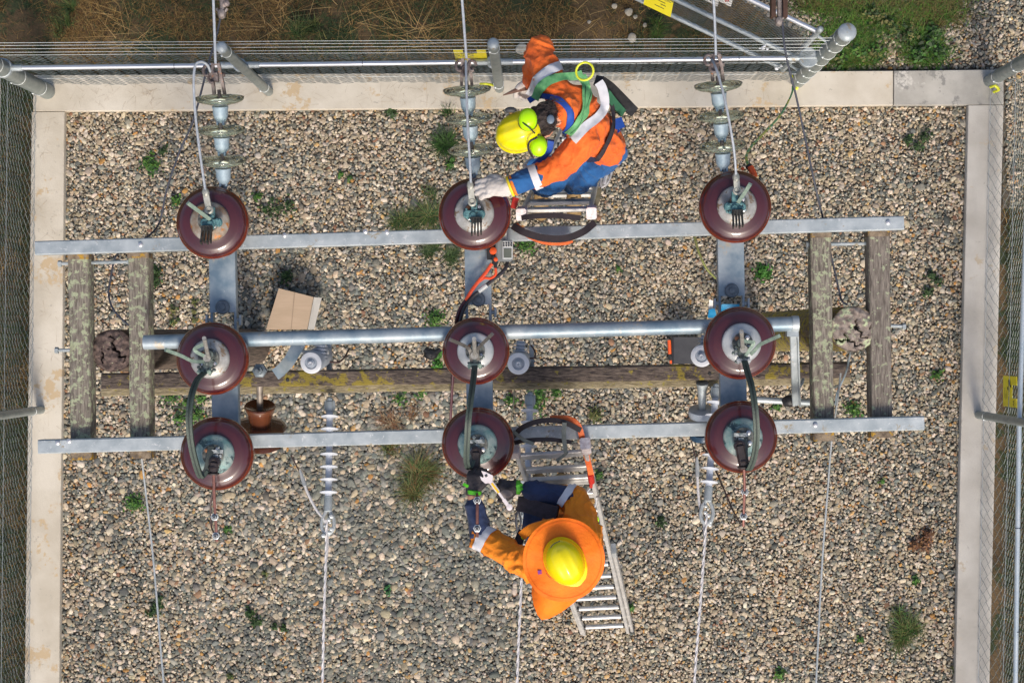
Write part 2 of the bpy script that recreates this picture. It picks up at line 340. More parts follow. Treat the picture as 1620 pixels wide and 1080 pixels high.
def gravel():
    sp = 3.3
    gx = np.arange(60, 1800, sp); gy = np.arange(-260, 1330, sp * 0.95)
    PX, PY = np.meshgrid(gx, gy); PX = PX.ravel() + RN.uniform(-2.4, 2.4, PX.size); PY = PY.ravel() + RN.uniform(-2.4, 2.4, PY.size)
    yard = in_yard(PX, PY, 1.5)
    out = ((PY < 109) & (PX > 1275 + np.minimum(0, (PY)) * 0.9 - np.clip((60 - PY) * 1.7, 0, 260))) | ((PX > 1592) & (PY < 330))
    out &= ~((PX > 1590) & (PX < 1600) & (PY > 300))
    keep = yard | out
    PX, PY = PX[keep], PY[keep]; n = len(PX)
    k = CAMZ / FPX; X = (PX - NX) * k; Y = (NY - PY) * k
    fld = np.array([noise.noise(Vector((x * 0.8, y * 0.8, 0))) for x, y in zip(X, Y)])
    fld2 = np.array([noise.noise(Vector((x * 2.5, y * 2.5, 9))) for x, y in zip(X, Y)])
    # washed grey river stones collect in the middle of the near half
    g = np.exp(-(((PX - 590) / 290) ** 2 + ((PY - 820) / 330) ** 2)) * .75 + 0.45 * np.exp(-(((PX - 480) / 110) ** 2 + ((PY - 480) / 70) ** 2)) + 0.25 * ((PY > 600) & (PX < 800))
    grey = np.clip(0.34 + g * 0.42 + fld * 0.28 + fld2 * 0.30, 0.08, 0.92)
    big = np.clip(g * 0.8 + fld2 * 0.25, 0, 1)
    pal_c = np.array([[.50, .42, .31], [.58, .49, .38], [.40, .33, .23], [.63, .55, .44], [.33, .27, .19], [.46, .37, .25]])
    pal_g = np.array([[.22, .215, .185], [.165, .175, .16], [.10, .105, .095], [.29, .285, .245], [.19, .17, .135], [.25, .24, .19], [.13, .14, .12]])
    pal_o = np.array([[.46, .24, .07], [.23, .12, .07], [.36, .21, .12], [.50, .33, .14]])
    r = RN.random(n); isg = r < grey; iso = (~isg) & (RN.random(n) < 0.085)
    cols = pal_c[RN.integers(0, len(pal_c), n)]
    cols[isg] = pal_g[RN.integers(0, len(pal_g), isg.sum())]
    cols[iso] = pal_o[RN.integers(0, len(pal_o), iso.sum())]
    cols = cols * RN.uniform(0.66, 1.20, (n, 1)) * RN.uniform(0.96, 1.04, (n, 3)) * np.array([0.965, 0.95, 0.93])
    s = RN.lognormal(0, 0.33, n) * (0.0094 + 0.0095 * big * RN.random(n))
    s = np.clip(s, 0.007, 0.036)
    # a few cobbles
    cob = RN.random(n) < 0.004; s[cob] *= 1.5
    s[out[keep]] *= 0.95
    Z = RN.uniform(-0.007, 0.007, n) + s * 0.10
    me = bpy.data.meshes.new('gravel'); me.vertices.add(n)
    me.vertices.foreach_set('co', np.stack([X, Y, Z], -1).ravel())
    sc = np.stack([s * RN.uniform(1.0, 1.5, n), s * RN.uniform(0.8, 1.1, n), s * RN.uniform(0.45, 0.7, n)], -1)
    rot = np.stack([RN.normal(0, 0.22, n), RN.normal(0, 0.22, n), RN.uniform(0, 6.28, n)], -1)
    for nm, ty, arr in (('stone_scale', 'FLOAT_VECTOR', sc), ('stone_rot', 'FLOAT_VECTOR', rot)):
        a_ = me.attributes.new(nm, ty, 'POINT'); a_.data.foreach_set('vector', arr.astype(np.float32).ravel())
    a_ = me.attributes.new('stone_col', 'FLOAT_COLOR', 'POINT'); a_.data.foreach_set('color', np.concatenate([cols, np.ones((n, 1))], 1).astype(np.float32).ravel())
    me.attributes.new('stone_idx', 'INT', 'POINT').data.foreach_set('value', RN.integers(0, 12, n).astype(np.int32))
    coll = bpy.data.collections.new('stone_shapes')
    for i in range(12):
        bm = bmesh.new(); bmesh.ops.create_icosphere(bm, subdivisions=3, radius=1)
        for v in bm.verts:
            d = v.co.normalized(); q = d * 0.9 + Vector((i * 7.1, 0, 0))
            v.co = d * (1 + 0.30 * noise.noise(q) + 0.10 * noise.noise(q * 2.7))
            if i % 3 == 0: v.co = Vector([math.copysign(abs(c) ** 0.85, c) for c in v.co])
        m2 = bpy.data.meshes.new('stone'); bm.to_mesh(m2); bm.free(); m2.shade_smooth(); m2.materials.append(STONE)
        coll.objects.link(bpy.data.objects.new('stone_%02d' % i, m2))
    ob = bpy.data.objects.new('gravel', me); COL.objects.link(ob)
    tag(ob, 'loose rounded river gravel in cream, grey and ochre', kind='stuff')
    ng = bpy.data.node_groups.new('scatter_stones', 'GeometryNodeTree')
    ng.interface.new_socket('Geometry', in_out='INPUT', socket_type='NodeSocketGeometry')
    ng.interface.new_socket('Geometry', in_out='OUTPUT', socket_type='NodeSocketGeometry')
    N = ng.nodes; L = ng.links; gi = N.new('NodeGroupInput'); go = N.new('NodeGroupOutput')
    iop = N.new('GeometryNodeInstanceOnPoints'); ci = N.new('GeometryNodeCollectionInfo')
    ci.inputs['Collection'].default_value = coll; ci.inputs['Separate Children'].default_value = True; ci.inputs['Reset Children'].default_value = True
    L.new(gi.outputs[0], iop.inputs['Points']); L.new(ci.outputs[0], iop.inputs['Instance']); iop.inputs['Pick Instance'].default_value = True
    for nm, ty, sk in (('stone_scale', 'FLOAT_VECTOR', 'Scale'), ('stone_rot', 'FLOAT_VECTOR', 'Rotation'), ('stone_idx', 'INT', 'Instance Index')):
        na = N.new('GeometryNodeInputNamedAttribute'); na.data_type = ty; na.inputs['Name'].default_value = nm
        L.new(na.outputs['Attribute'], iop.inputs[sk])
    L.new(iop.outputs[0], go.inputs[0])
    md = ob.modifiers.new('scatter', 'NODES'); md.node_group = ng
gravel()

# ------------------------------------------------------------------ fences
def V(x, y, z): return Vector((x, y, z))
def rise(px, py, z, zb=0.075):
    """the point z above the place whose foot shows at px, py"""
    b = P(px, py, zb); return Vector((b.x, b.y, z))
def meshwire(p0, p1, z0, z1, parent, pitch=0.056, r=0.0017, mt=WMESH, skirt=0.0, step=0.036):
    p0 = Vector((p0.x, p0.y, 0)); p1 = Vector((p1.x, p1.y, 0)); L_ = (p1 - p0).length; d = (p1 - p0) / L_
    nrm = Vector((-d.y, d.x, 0)); nc = int(L_ / pitch); nr = int((z1 - z0) / step); hz = (z1 - z0) / nr
    vs = []; fs = []
    off = [(nrm.x * r * math.cos(t) , nrm.y * r * math.cos(t), r * math.sin(t), d * 0) for t in (0, 2.1, 4.2)]
    o3 = []
    for t in (0.5, 2.6, 4.7): o3.append(nrm * (r * math.cos(t)) + d * (r * math.sin(t)) )
    for i in range(nc + 1):
        base = len(vs)
        for k in range(nr + 1):
            x = (i + (0.5 if (k + i) % 2 else -0.5) * 0.98) * pitch
            bow = 0.006 * math.sin(i * 0.35) + 0.004 * math.sin(i * 1.1 + k * 0.2)
            c = p0 + d * x + nrm * ((0.003 if i % 2 else -0.003) + bow + skirt * min(1, k * hz / .22)) + Vector((0, 0, z0 + k * hz))
            for o_ in o3: vs.append(tuple(c + o_))
        for k in range(nr):
            a_ = base + k * 3
            for j in range(3):
                fs.append((a_ + j, a_ + (j + 1) % 3, a_ + 3 + (j + 1) % 3, a_ + 3 + j))
    rl = root_loc(parent)
    me = bpy.data.meshes.new('wire_mesh'); me.from_pydata([(x - rl.x, y - rl.y, z - rl.z) for x, y, z in vs], [], fs)
    return link('wire_mesh', me, mt, parent, None, calc=False)

def post(parent, base, h, r, bands=0, lean=(0, 0)):
    top = base + Vector((lean[0], lean[1], h))
    b = MB(); b.tube([base - V(0, 0, .1), base + (top - base) * 0.33, base + (top - base) * 0.66, top], r, 20)
    o = b.build('post', POSTM, parent)
    c = MB(); c.lathe([(r * 1.06, -0.03), (r * 1.08, 0.0), (r * 0.95, 0.012), (r * 0.55, 0.022), (r * 0.2, 0.025), (0.002, 0.026)], top, n=20)
    c.build('post_cap', GALV, o)
    for k in range(bands):
        z = h * (0.12 + 0.8 * k / max(1, bands - 1)); q = base + (top - base) * (z / h)
        t = MB(); t.tube([q + V(math.cos(x) * (r + .003), math.sin(x) * (r + .003), 0.012 * math.sin(x)) for x in np.linspace(0, 2 * math.pi, 17)], 0.0022, 5)
        t.ball(q + V(-r * .7, -r * .8, 0), 0.012, 6)
        t.build('tie_wire', WIRE, o)
    return o

def sign_panel(root, o, rt, up, w_=0.26, h_=0.25, tab=0.09, mt=YEL, text=True):
    rt = rt.normalized(); up = up.normalized(); n = rt.cross(up)
    def q(x, y, k=0): return o + rt * x + up * y + n * k
    pts = [(0, 0), (w_, 0), (w_, h_ + tab), (w_ - .075, h_ + tab), (w_ - .075, h_), (.075, h_), (.075, h_ + tab), (0, h_ + tab)]
    b = MB(); k = len(pts)
    b.add([q(x, y, 0) for x, y in pts] + [q(x, y, .003) for x, y in pts], [tuple(range(k))[::-1], tuple(range(k, 2 * k))] + [(i, (i + 1) % k, k + (i + 1) % k, k + i) for i in range(k)])
    b.build('sign_plate', mt, root, smooth=None)
    M = Matrix((rt.to_4d(), up.to_4d(), n.to_4d(), (0, 0, 0, 1))).transposed()
    def tx(s, x, y, size, name='lettering'):
        cu = bpy.data.curves.new('lettering', 'FONT'); cu.body = s; cu.size = size; cu.align_x = 'CENTER'; cu.extrude = 0.0006; cu.resolution_u = 2
        t = bpy.data.objects.new('t', cu); COL.objects.link(t); dg = bpy.context.evaluated_depsgraph_get()
        me = bpy.data.meshes.new_from_object(t.evaluated_get(dg)); bpy.data.objects.remove(t)
        M4 = M.copy(); M4.translation = q(x, y, .0045) - root.location; me.transform(M4)
        link(name, me, INK, root, None, calc=False)
    if text:
        tx('SECURITY FENCE', w_ * .56, h_ * .60, .029)
        tx('W', w_ - .036, h_ + tab * .22, .05)
        b = MB()
        for cx, cy, sx, sy in ((.05, .17, .03, .022), (.085, .2, .012, .02), (.105, .12, .016, .012), (.12, .165, .01, .006)):
            b.add([q(cx + sx * math.cos(t), cy + sy * math.sin(t) + .3 * sx * math.cos(t), .0045) for t in np.linspace(0, 6.28, 9)[:-1]], [tuple(range(8))])
        for k, (x, y, l) in enumerate(((.12, .10, .07), (.15, .075, .05), (.10, .045, .09))):
            b.add([q(x, y, .0045), q(x + l, y, .0045), q(x + l, y + .006, .0045), q(x, y + .006, .0045)], [(0, 1, 2, 3)])
        tag(b.build('pictogram', INK, root, smooth=None), kind='stuff')

# far fence
tf = thing('chain_link_fence', 'galvanised chain link fence with bright top rail along the far kerb, behind the upper worker', 'fence', rise(75, 145, 0), 'fences round the yard')
post(tf, rise(75, 145, .075), 2.15, .07, 4)
post(tf, rise(425, 145, .075), 2.15, .042, 2)
post(tf, rise(790, 140, .075), 2.15, .042, 2)
post(tf, rise(1262, 128, .075), 2.15, .066, 7, lean=(0.02, 0.02))
b = MB()
A_, B_ = rise(75, 144, 1.27), rise(1260, 129, 1.27)
b.tube([A_ + (B_ - A_) * t for t in np.linspace(0, 1, 9)], .021, 16); b.build('top_rail', ALUP, tf)
for f, x in ((.0, 75), (.29, 425), (.6, 790), (.985, 1262)):
    c = A_ + (B_ - A_) * f; d = (B_ - A_).normalized(); b = MB()
    rr = .05 if f in (.29, .6) else .075
    b.lathe([(rr, -.025), (rr + .006, -.02), (rr + .006, .02), (rr, .025)], c, n=20); b.tube([c - d * .16, c + d * .16], .0275, 14)
    b.build('rail_clamp', GALV, tf)
for t in (.21, .44, .73, .9):
    c = A_ + (B_ - A_) * t; b = MB(); b.tube([c + V(0, math.cos(x) * .023, math.sin(x) * .023) for x in np.linspace(0, 6.28, 13)], .0022, 5); b.build('tie_wire', WIRED, tf)
MP, MQ = rise(40, 134.5, 0), rise(1250, 127.5, 0)
meshwire(MP, MQ, .09, 1.55, tf)
for k, z in enumerate((.42, 1.0, 1.56, 1.68, 1.83, 1.97, 2.08)):
    b = MB(); d = (MQ - MP).normalized(); L_ = (MQ - MP).length; pts = []
    for i in range(61):
        pts.append(MP + d * (L_ * i / 60) + V(0, 0, z - .006 * math.sin(math.pi * (i % 12) / 12)))
    b.tube(pts, .0019, 5)
    if k > 2:
        for i in range(0):
            c = MP + d * (i * .14 + .05) + V(0, 0, z); b.tube([c + V(-.012, .01, .012), c + V(.012, -.01, -.012)], .0016, 3)
    b.build('strand_wire', WIRE, tf)
# left and right fences
lf = thing('chain_link_fence', 'chain link fence leaning over the dark grass at the left edge', 'fence', rise(57, 150, 0), 'fences round the yard')
meshwire(rise(57, 146, 0), rise(44, 1330, 0), .085, 1.6, lf, skirt=-.05, r=.0020)
post(lf, rise(65, 648, .075), 2.1, .036, 2)
post(lf, rise(58, 1290, .075), 2.1, .036, 2)
b = MB(); b.tube([rise(68, 150, 1.27), rise(65, 648, 1.27), rise(58, 1330, 1.27)], .021, 12); b.build('top_rail', ALUP, lf)
rf = thing('chain_link_fence', 'chain link fence with a yellow sign along the right edge', 'fence', rise(1562, 150, 0), 'fences round the yard')
meshwire(rise(1566, 140, 0), rise(1541, 1330, 0), .085, 1.6, rf, skirt=.13, r=.0022, step=.034)
post(rf, rise(1566, 128, .075), 2.15, .058, 4)
post(rf, rise(1548, 656, .075), 2.1, .036, 2)
b = MB(); b.tube([rise(1566, 128, 1.27), rise(1548, 656, 1.27), rise(1538, 1330, 1.27)], .021, 12); b.build('top_rail', mk('pale_blue_rail', (.42, .5, .56), (.55, .6, .64), scale=6, rough=.4, metal=.4), rf)
for y in (810, 960):
    c = rise(1546, y, 1.27); b = MB(); b.tube([c + V(math.cos(x) * .023, 0, math.sin(x) * .023) for x in np.linspace(0, 6.28, 13)], .003, 5); b.build('tie_wire', WIRED, rf)
for fz, fn in ((.06, lf), (1.6, lf), (.06, rf), (1.6, rf), (.8, lf), (.8, rf)):
    xs = ((57, 146), (44, 1330)) if fn is lf else ((1566, 140), (1541, 1330))
    b = MB(); b.tube([rise(*xs[0], fz + .04), rise(*xs[1], fz + .04)], .002, 4); b.build('strand_wire', WIRE, fn)

# gate leaf, swung out
H0 = P(1240, 109, .15); H1 = P(884, -61, .15)
gt = thing('gate', 'open mesh gate leaf swung out from the far right corner post', 'gate', (H0.x, H0.y, 0))
for z in (.15, .76, 1.85):
    b = MB(); b.tube([V(H0.x, H0.y, z), V(H1.x, H1.y, z)], .021, 12); b.build('gate_rail', ALUP if z > 1.5 else GALV, gt)
for q in (H0, H1):
    b = MB(); b.tube([V(q.x, q.y, .03), V(q.x, q.y, 1.93)], .024, 12); b.ball(V(q.x, q.y, 1.95), .028, 10); b.build('gate_stile', GALV, gt)
meshwire(H0, H1, .15, 1.85, gt, r=.0017)
for z in (1.75, .4, 1.2):
    b = MB(); b.tube([V(H0.x, H0.y, z), rise(1262, 128, z)], .012, 8); b.build('hinge', GALV, gt)
for (x, y, z) in ((1208, 76, 1.3), (1200, 93, 1.0), (1243, 95, .9), (1233, 107, .7)):
    c = P(x, y, z); b = MB()
    for k in range(6): b.ball(c + V(R.uniform(-.03, .03), R.uniform(-.015, .015), R.uniform(-.02, .02)), R.uniform(.008, .016), 6, (1.4, .8, 1))
    b.build('fence_insulator', WHITEP, gt)

dg_ = (H0 - H1).normalized()
s1 = thing('sign', 'yellow security fence sign with black print on the open gate', 'sign', P(1018, 7, .5), 'yellow security signs')
sign_panel(s1, P(1018, 7, .5), dg_, Vector((0.10, 0.62, 0.55)) )
s2 = thing('sign', 'yellow notched sign wired to the right hand fence mesh', 'sign', P(1587, 594, .66), 'yellow security signs')
sign_panel(s2, P(1587.5, 594, .66), V(0, -1, 0), V(0.03, 0, 1).normalized(), h_=.23, tab=.12)
s3 = thing('sign', 'yellow sign on the far fence behind the middle glass insulator string', 'sign', rise(723, 136, 1.12), 'yellow security signs')
sign_panel(s3, rise(777, 130, 1.12), V(-1, 0, 0), V(0, .0, 1), h_=.36, tab=.16)
for (x, y, l, tt) in ((1101, -6, 'small white plate with faint print on the gate mesh, left of the pair', 0), (1118, -14, 'small white plate with red print and yellow edge on the gate mesh', 1)):
    o_ = P(x, y, 1.0 + .25 * tt); rt = dg_; up = Vector((.12, .6, .5)).normalized(); n = rt.cross(up)
    t = thing('sign', l, 'sign', o_, 'white plates on the gate')
    b = MB(); w2, h2 = .2, .09
    if tt: o_ = P(1125, -4, 1.25); w2 = .18; t.location = o_
    c = [o_, o_ + rt * w2, o_ + rt * w2 + up * h2, o_ + up * h2]; b.add(c + [p + n * .003 for p in c], [(3, 2, 1, 0), (4, 5, 6, 7), (0, 1, 5, 4), (1, 2, 6, 5), (2, 3, 7, 6), (3, 0, 4, 7)])
    b.build('sign_plate', WSIGN, t, smooth=None)
    b = MB()
    for k in range(7):
        x0 = .03 + k * .018; y0 = .03 + .012 * math.sin(k * 2.1); p = o_ + rt * x0 + up * y0 + n * .004
        b.add([p, p + rt * .012, p + rt * .014 + up * .02, p + rt * .004 + up * .022], [(0, 1, 2, 3)])
    b.build('print', REDINK if tt else INK, t, smooth=None)

# ------------------------------------------------------------------ the switch stand: poles, timbers, steel
ZT = 4.80
st = thing('switch_stand', 'timber and galvanised steel stand on two poles carrying nine brown insulators', 'support frame', P(760, 550, 0))
def polepart(c, r0, r1, zt, topm, barkm, cracks, seed):
    n = 40; b = MB(); rr = random.Random(seed)
    zs = [-.2, .5, 1.5, 2.5, 3.5, zt - .3, zt]; vs = []
    for i, z in enumerate(zs):
        f = max(0, z) / zt; r = r1 + (r0 - r1) * f
        for k in range(n):
            t = 2 * math.pi * k / n; q = 1 + .035 * noise.noise(Vector((math.cos(t) * 1.4, math.sin(t) * 1.4, z * .3 + seed)))
            vs.append((c.x + r * q * math.cos(t), c.y + r * q * math.sin(t), z))
    fs = [(i * n + k, i * n + (k + 1) % n, (i + 1) * n + (k + 1) % n, (i + 1) * n + k) for i in range(len(zs) - 1) for k in range(n)]
    b.add(vs, fs); body = b.build('pole', barkm, st)
    # weathered, split top
    m = 26; n2 = 96; vs = []; rim = vs[-n:]
    for i in range(m + 1):
        f = i / m
        for k in range(n2):
            t = 2 * math.pi * k / n2
            q = 1 + .035 * noise.noise(Vector((math.cos(t) * 1.4, math.sin(t) * 1.4, zt * .3 + seed)))
            x, y = math.cos(t), math.sin(t); r = r0 * q * (f + .0005)
            h = .012 * noise.noise(Vector((x * f * 5, y * f * 5, seed))) - .02 * f ** 6
            for (hx, hy, hr, sp_, nn) in cracks:
                ddx, ddy = x * f - hx, y * f - hy; dd = math.hypot(ddx, ddy); aa = math.atan2(ddy, ddx)
                rr_ = hr * (.45 + .3 * noise.noise(Vector((aa * 2, seed, hx * 9)))) + sp_ * max(0, math.cos(aa * nn / 2 + hx * 20 + .5 * math.sin(dd * 18))) ** 14 * (1 + .5 * math.sin(aa * 2 + seed))
                if dd < rr_: h -= .07 * min(1, (1 - dd / rr_) * 2.2)
            vs.append((c.x + r * x * 1.01, c.y + r * y * 1.01, zt + .012 + h))
    b = MB(); b.add(vs, [(i * n2 + k, i * n2 + (k + 1) % n2, (i + 1) * n2 + (k + 1) % n2, (i + 1) * n2 + k) for i in range(m) for k in range(n2)])
    b.build('pole_top', topm, body, smooth=25)
PL, PR_ = P(172, 555, ZT), P(1351, 520, ZT)
polepart(PL, .128, .165, ZT - .08, POLETOPD, POLEB, [(.1, .1, .22, .5, 5), (-.45, -.3, .15, .3, 4)], 3)
polepart(PR_, .135, .165, ZT - .01, POLETOP, POLEW, [(.12, .05, .26, .55, 5), (-.25, -.48, .16, .45, 5), (.8, .1, .2, .1, 3)], 8)
def timber(x, y0, y1, w_, h_, mt, x1=None, name='timber'):
    a_, b_ = P(x, y0, ZT), P(x if x1 is None else x1, y1, ZT)
    n = 26; b = MB(); hw = w_ / 2; vs = []
    d = (b_ - a_).normalized(); s = d.cross(V(0, 0, 1)).normalized(); prof = [(-hw, -h_), (hw, -h_), (hw, -.012), (hw - .007, -.003), (hw * .33, 0), (-hw * .4, -.001), (-hw + .006, -.003), (-hw, -.011)]
    for i in range(n + 1):
        p = a_ + (b_ - a_) * (i / n)
        for j, (u, v) in enumerate(prof):
            wob = .004 * noise.noise(Vector((p.x * 3 + j * 7, p.y * 4, j * 2.3)))
            vs.append(p + s * (u + wob) + V(0, 0, v + (wob if v > -.05 else 0)))
    k = len(prof); b.add(vs, [(i * k + j, i * k + (j + 1) % k, (i + 1) * k + (j + 1) % k, (i + 1) * k + j) for i in range(n) for j in range(k)] + [tuple(range(k)), tuple(range(n * k, n * k + k))[::-1]])
    o = b.build(name, mt, st, smooth=40)
    for f in (0, 1):   # lichened ends
        p = a_ if f == 0 else b_; dd = (b_ - a_).normalized() * (.03 if f == 0 else -.06)
        e_ = MB(); e_.bar(p - dd * .03 + V(0, 0, -h_ / 2 + .002), p + dd + V(0, 0, -h_ / 2 + .002), w_ + .004, h_ + .004, .008); e_.build('timber_end', TIMEND, o)
    return o
W1 = .122
timber(123, 402, 727, W1, .125, WOODL, 128)
timber(218, 400, 725, W1, .125, WOODL, 222)
timber(1299, 368, 697, W1, .125, WOODL, 1304)
timber(1391, 366, 692, .128, .125, WOODR, 1396)
# threaded tie rods between the timbers
for (x0, x1, y0, y1, z) in ((95, 205, 417, 414, 4.72), (1278, 1385, 387, 385, 4.72), (90, 210, 554, 553, 4.6), (1300, 1430, 512, 516, 4.6)):
    b = MB(); p, q = P(x0, y0, z), P(x1, y1, z); b.tube([p, q], .011, 8)
    for c in (p, q): b.lathe([(.02, -.01), (.02, .01)], c, (1, 0, 0), 6)
    b.build('tie_rod', GALV, st)
# steel rails (rectangular section)
def rail(p, q, name='steel_rail'):
    b = MB(); b.bar(p, q, .082, .075, .006); o = b.build(name, GALV, st); return o
ur = rail(P(58, 393, 4.84), P(1428, 353, 4.84)); lr = rail(P(63, 706, 4.84), P(1460, 668.5, 4.84))
def bolts(r_, pts, z):
    for x, y in pts:
        b = MB(); c = P(x, y, z); b.lathe([(.014, -.004), (.014, .004), (.009, .007), (.002, .008)], c, n=10); b.build('bolt', SILV, r_)
bolts(ur, [(222, 387), (578, 366), (612, 367), (1405, 352), (450, 372)], 4.882); bolts(lr, [(91, 700), (109, 697), (1290, 672)], 4.882)
# channels carrying the insulators
def channel(cx0, y0, cx1, y1, ycut0, ycut1, mt):
    zc = 4.915; w_ = .155
    def at(y): t = (y - y0) / (y1 - y0); return P(cx0 + (cx1 - cx0) * t, y, zc)
    b = MB()
    for (s, e) in ((y0, ycut0), (ycut1, y1)):
        b.bar(at(s), at(e), w_, .012, .002)
    s_ = V(w_ / 2 - .006, 0, -.03)
    for sg in (-1, 1):
        o_ = V(sg * (w_ / 2 - .008), 0, -.036)
        b.bar(at(y0) + o_, at(y1) + o_, .016, .060, .003)
    o = b.build('channel_beam', mt, st)
    k = MB(); c = at(ycut0 - 8) + V(0, 0, .008); k.lathe([(.042, -.002), (.042, .01), (.036, .016), (.02, .018), (.018, .026), (.002, .028)], c, n=20); k.build('pivot_bolt', mk('dark_blue_steel', (.09, .12, .15), (.16, .19, .22), scale=30, rough=.5, metal=.4), o)
    for sg in (-1, 1):
        k = MB(); c = at(ycut0 + 12) + V(sg * (w_ / 2 + .01), 0, -.02); k.tube([c - V(.02, 0, 0), c + V(.02, 0, 0)], .013, 8); k.box(c + V(sg * .012, 0, 0), (.012, .06, .05))
        k.build('side_bracket', GALV, o)
    return o
channel(350, 345, 358, 735, 494, 545, GALVD); channel(755, 340, 760, 725, 482, 540, GALVD); channel(1155, 330, 1162, 715, 468, 530, GALVD)
# long cross timbers bolted to the poles below
def xtimber(p, q, w_, h_, mt, name='cross_timber'):
    n = 40; b = MB(); hw = w_ / 2; prof = [(-hw, -h_), (hw, -h_), (hw, -.01), (hw - .01, 0), (-hw + .01, 0), (-hw, -.01)]; vs = []; d = (q - p).normalized(); s = d.cross(V(0, 0, 1)).normalized()
    for i in range(n + 1):
        c = p + (q - p) * (i / n)
        for j, (u, v) in enumerate(prof):
            wob = .004 * noise.noise(Vector((c.x * 4, j * 3.1, p.z))); vs.append(c + s * (u + wob) + V(0, 0, v + wob))
    k = len(prof); b.add(vs, [(i * k + j, i * k + (j + 1) % k, (i + 1) * k + (j + 1) % k, (i + 1) * k + j) for i in range(n) for j in range(k)] + [tuple(range(k)), tuple(range(n * k, n * k + k))[::-1]])
    return b.build(name, mt, st, smooth=40)
xt = xtimber(P(160, 603, 4.15), P(1345, 585, 4.15), .100, .14, WOODX)
xtimber(P(160, 619.5, 4.09), P(1345, 600.5, 4.09), .06, .12, WOODX2)
for x, y in ((455, 601), (1123, 591)):
    b = MB(); b.lathe([(.012, 0), (.012, .004), (.002, .005)], P(x, y, 4.152), n=8); b.build('knot_hole', BLK, xt)
# operating shaft
sh = thing('operating_shaft', 'long galvanised pipe across the middle with a hanging lever at its right end', 'operating shaft', P(745, 527, 5.0))
ps, pe = P(228, 541.5, 5.0), P(1262, 512, 5.0)
b = MB(); b.tube([ps + (pe - ps) * t for t in np.linspace(0, 1, 12)], .043, 24); b.build('pipe', GALVD, sh)
b = MB(); b.tube([pe - V(.035, 0, 0), pe + V(.004, 0, 0)], .047, 20); b.box(pe + V(-.03, -.05, -.02), (.07, .05, .06)); b.build('collar', GALV, sh)
b = MB(); l0, l1 = P(1255, 526, 4.98), P(1259, 640, 4.5); b.bar(l0, l1, .045, .018, .004); b.bar(l0 + V(.022, 0, .006), l1 + V(.022, 0, .006), .01, .04, .002); b.build('lever', GALV, sh)
b = MB(); b.ball(P(1250, 634, 4.45), .045, 10, (1.2, .9, .9)); b.tube([P(1240, 636, 4.42), P(1262, 636, 4.42)], .028, 10); b.build('knuckle', BLK, sh)
b = MB(); b.tube([P(1196, 632, 4.4), P(1292, 637, 4.4)], .021, 12); b.tube([P(1246, 636, 4.42), P(1269, 605, 4.3), P(1270, 600, 4.25)], .012, 8); b.build('drive_rod', GALV, sh)

# ------------------------------------------------------------------ post insulators
def sweep(b, pts, w_, h_, up=V(0, 0, 1)):
    pts = [Vector(p) for p in pts]; vs = []
    m = len(pts)
    for i, p in enumerate(pts):
        d = (pts[min(i + 1, m - 1)] - pts[max(i - 1, 0)]).normalized(); s = d.cross(up)
        s = s.normalized() if s.length > .05 else V(1, 0, 0); u = s.cross(d)
        for a_, c in ((-1, -1), (1, -1), (1, 1), (-1, 1)): vs.append(p + s * (a_ * w_ / 2) + u * (c * h_ / 2))
    b.add(vs, [(i * 4 + j, i * 4 + (j + 1) % 4, i * 4 + 4 + (j + 1) % 4, i * 4 + 4 + j) for i in range(m - 1) for j in range(4)] + [(3, 2, 1, 0), tuple(range(4 * m - 4, 4 * m))])
    return b
def make_insulator():
    r = thing('post_insulator', '', 'insulator', (0, 0, 0))
    n = 72
    b = MB(); b.lathe([(.07, .168), (.10, .172), (.15, .160), (.19, .146), (.200, .150), (.1985, .196), (.193, .207), (.186, .2155), (.177, .2225), (.1705, .2250), (.166, .2290), (.152, .2325), (.135, .2365), (.115, .241), (.09, .250)], n=n); b.build('shed', PORC, r, 60)
    b = MB(); b.lathe([(.199, .151), (.206, .152), (.2105, .160), (.211, .170), (.2085, .181), (.2045, .190), (.1985, .1965)], n=n, cap=False); b.build('shed_rim', PORCE, r, 60)
    for hh, rr in ((.075, .150), (.02, .135)):
        b = MB(); b.lathe([(.06, hh + .02), (.09, hh), (rr - .01, hh - .008), (rr, hh + .002), (rr - .01, hh + .014), (.10, hh + .045), (.07, hh + .07), (.06, hh + .09)], n=40); b.build('lower_shed', PORC, r, 60)
    b = MB(); b.lathe([(.085, -.005), (.085, .012), (.06, .02), (.055, .16)], n=28); b.build('base_flange', GALVD, r)
    return r
def cap(r, mt, bolt_mt=SILV, bolts4=True):
    b = MB(); b.lathe([(.113, .243), (.114, .253), (.108, .262), (.10, .267), (.075, .277), (.063, .280), (.060, .292), (.05, .296), (.02, .297), (.002, .297)], n=48)
    c = b.build('cap', mt, r, 40, origin=(0, 0, 0))
    b = MB(); b.lathe([(.060, .2925), (.060, .2985), (.052, .300), (.002, .300)], n=36); b.build('cap_plate', mk('grimy_bronze_plate', (.05, .055, .05), (.22, .22, .20), scale=36, rough=.55, metal=.3, spots=(.12, .26, .27), spot_scale=30, spot_at=.57) if 'grimy_bronze_plate' not in bpy.data.materials else bpy.data.materials['grimy_bronze_plate'], c, origin=(0, 0, 0))
    for k in range(4):
        t = math.pi / 4 + k * math.pi / 2 + .1; b = MB(); q = V(.042 * math.cos(t), .042 * math.sin(t), .296)
        b.lathe([(.014, 0), (.014, .007), (.009, .009), (.009, .017), (.002, .019)], q, n=6); b.build('cap_bolt', bolt_mt if k != 1 else ORCOP, c, origin=(0, 0, 0))
    return c
proto = make_insulator()
INS = {}
def rel(c, px, py, h):   # a point at height h above the insulator base, from where it shows
    p = P(px, py, c.z + h); return p
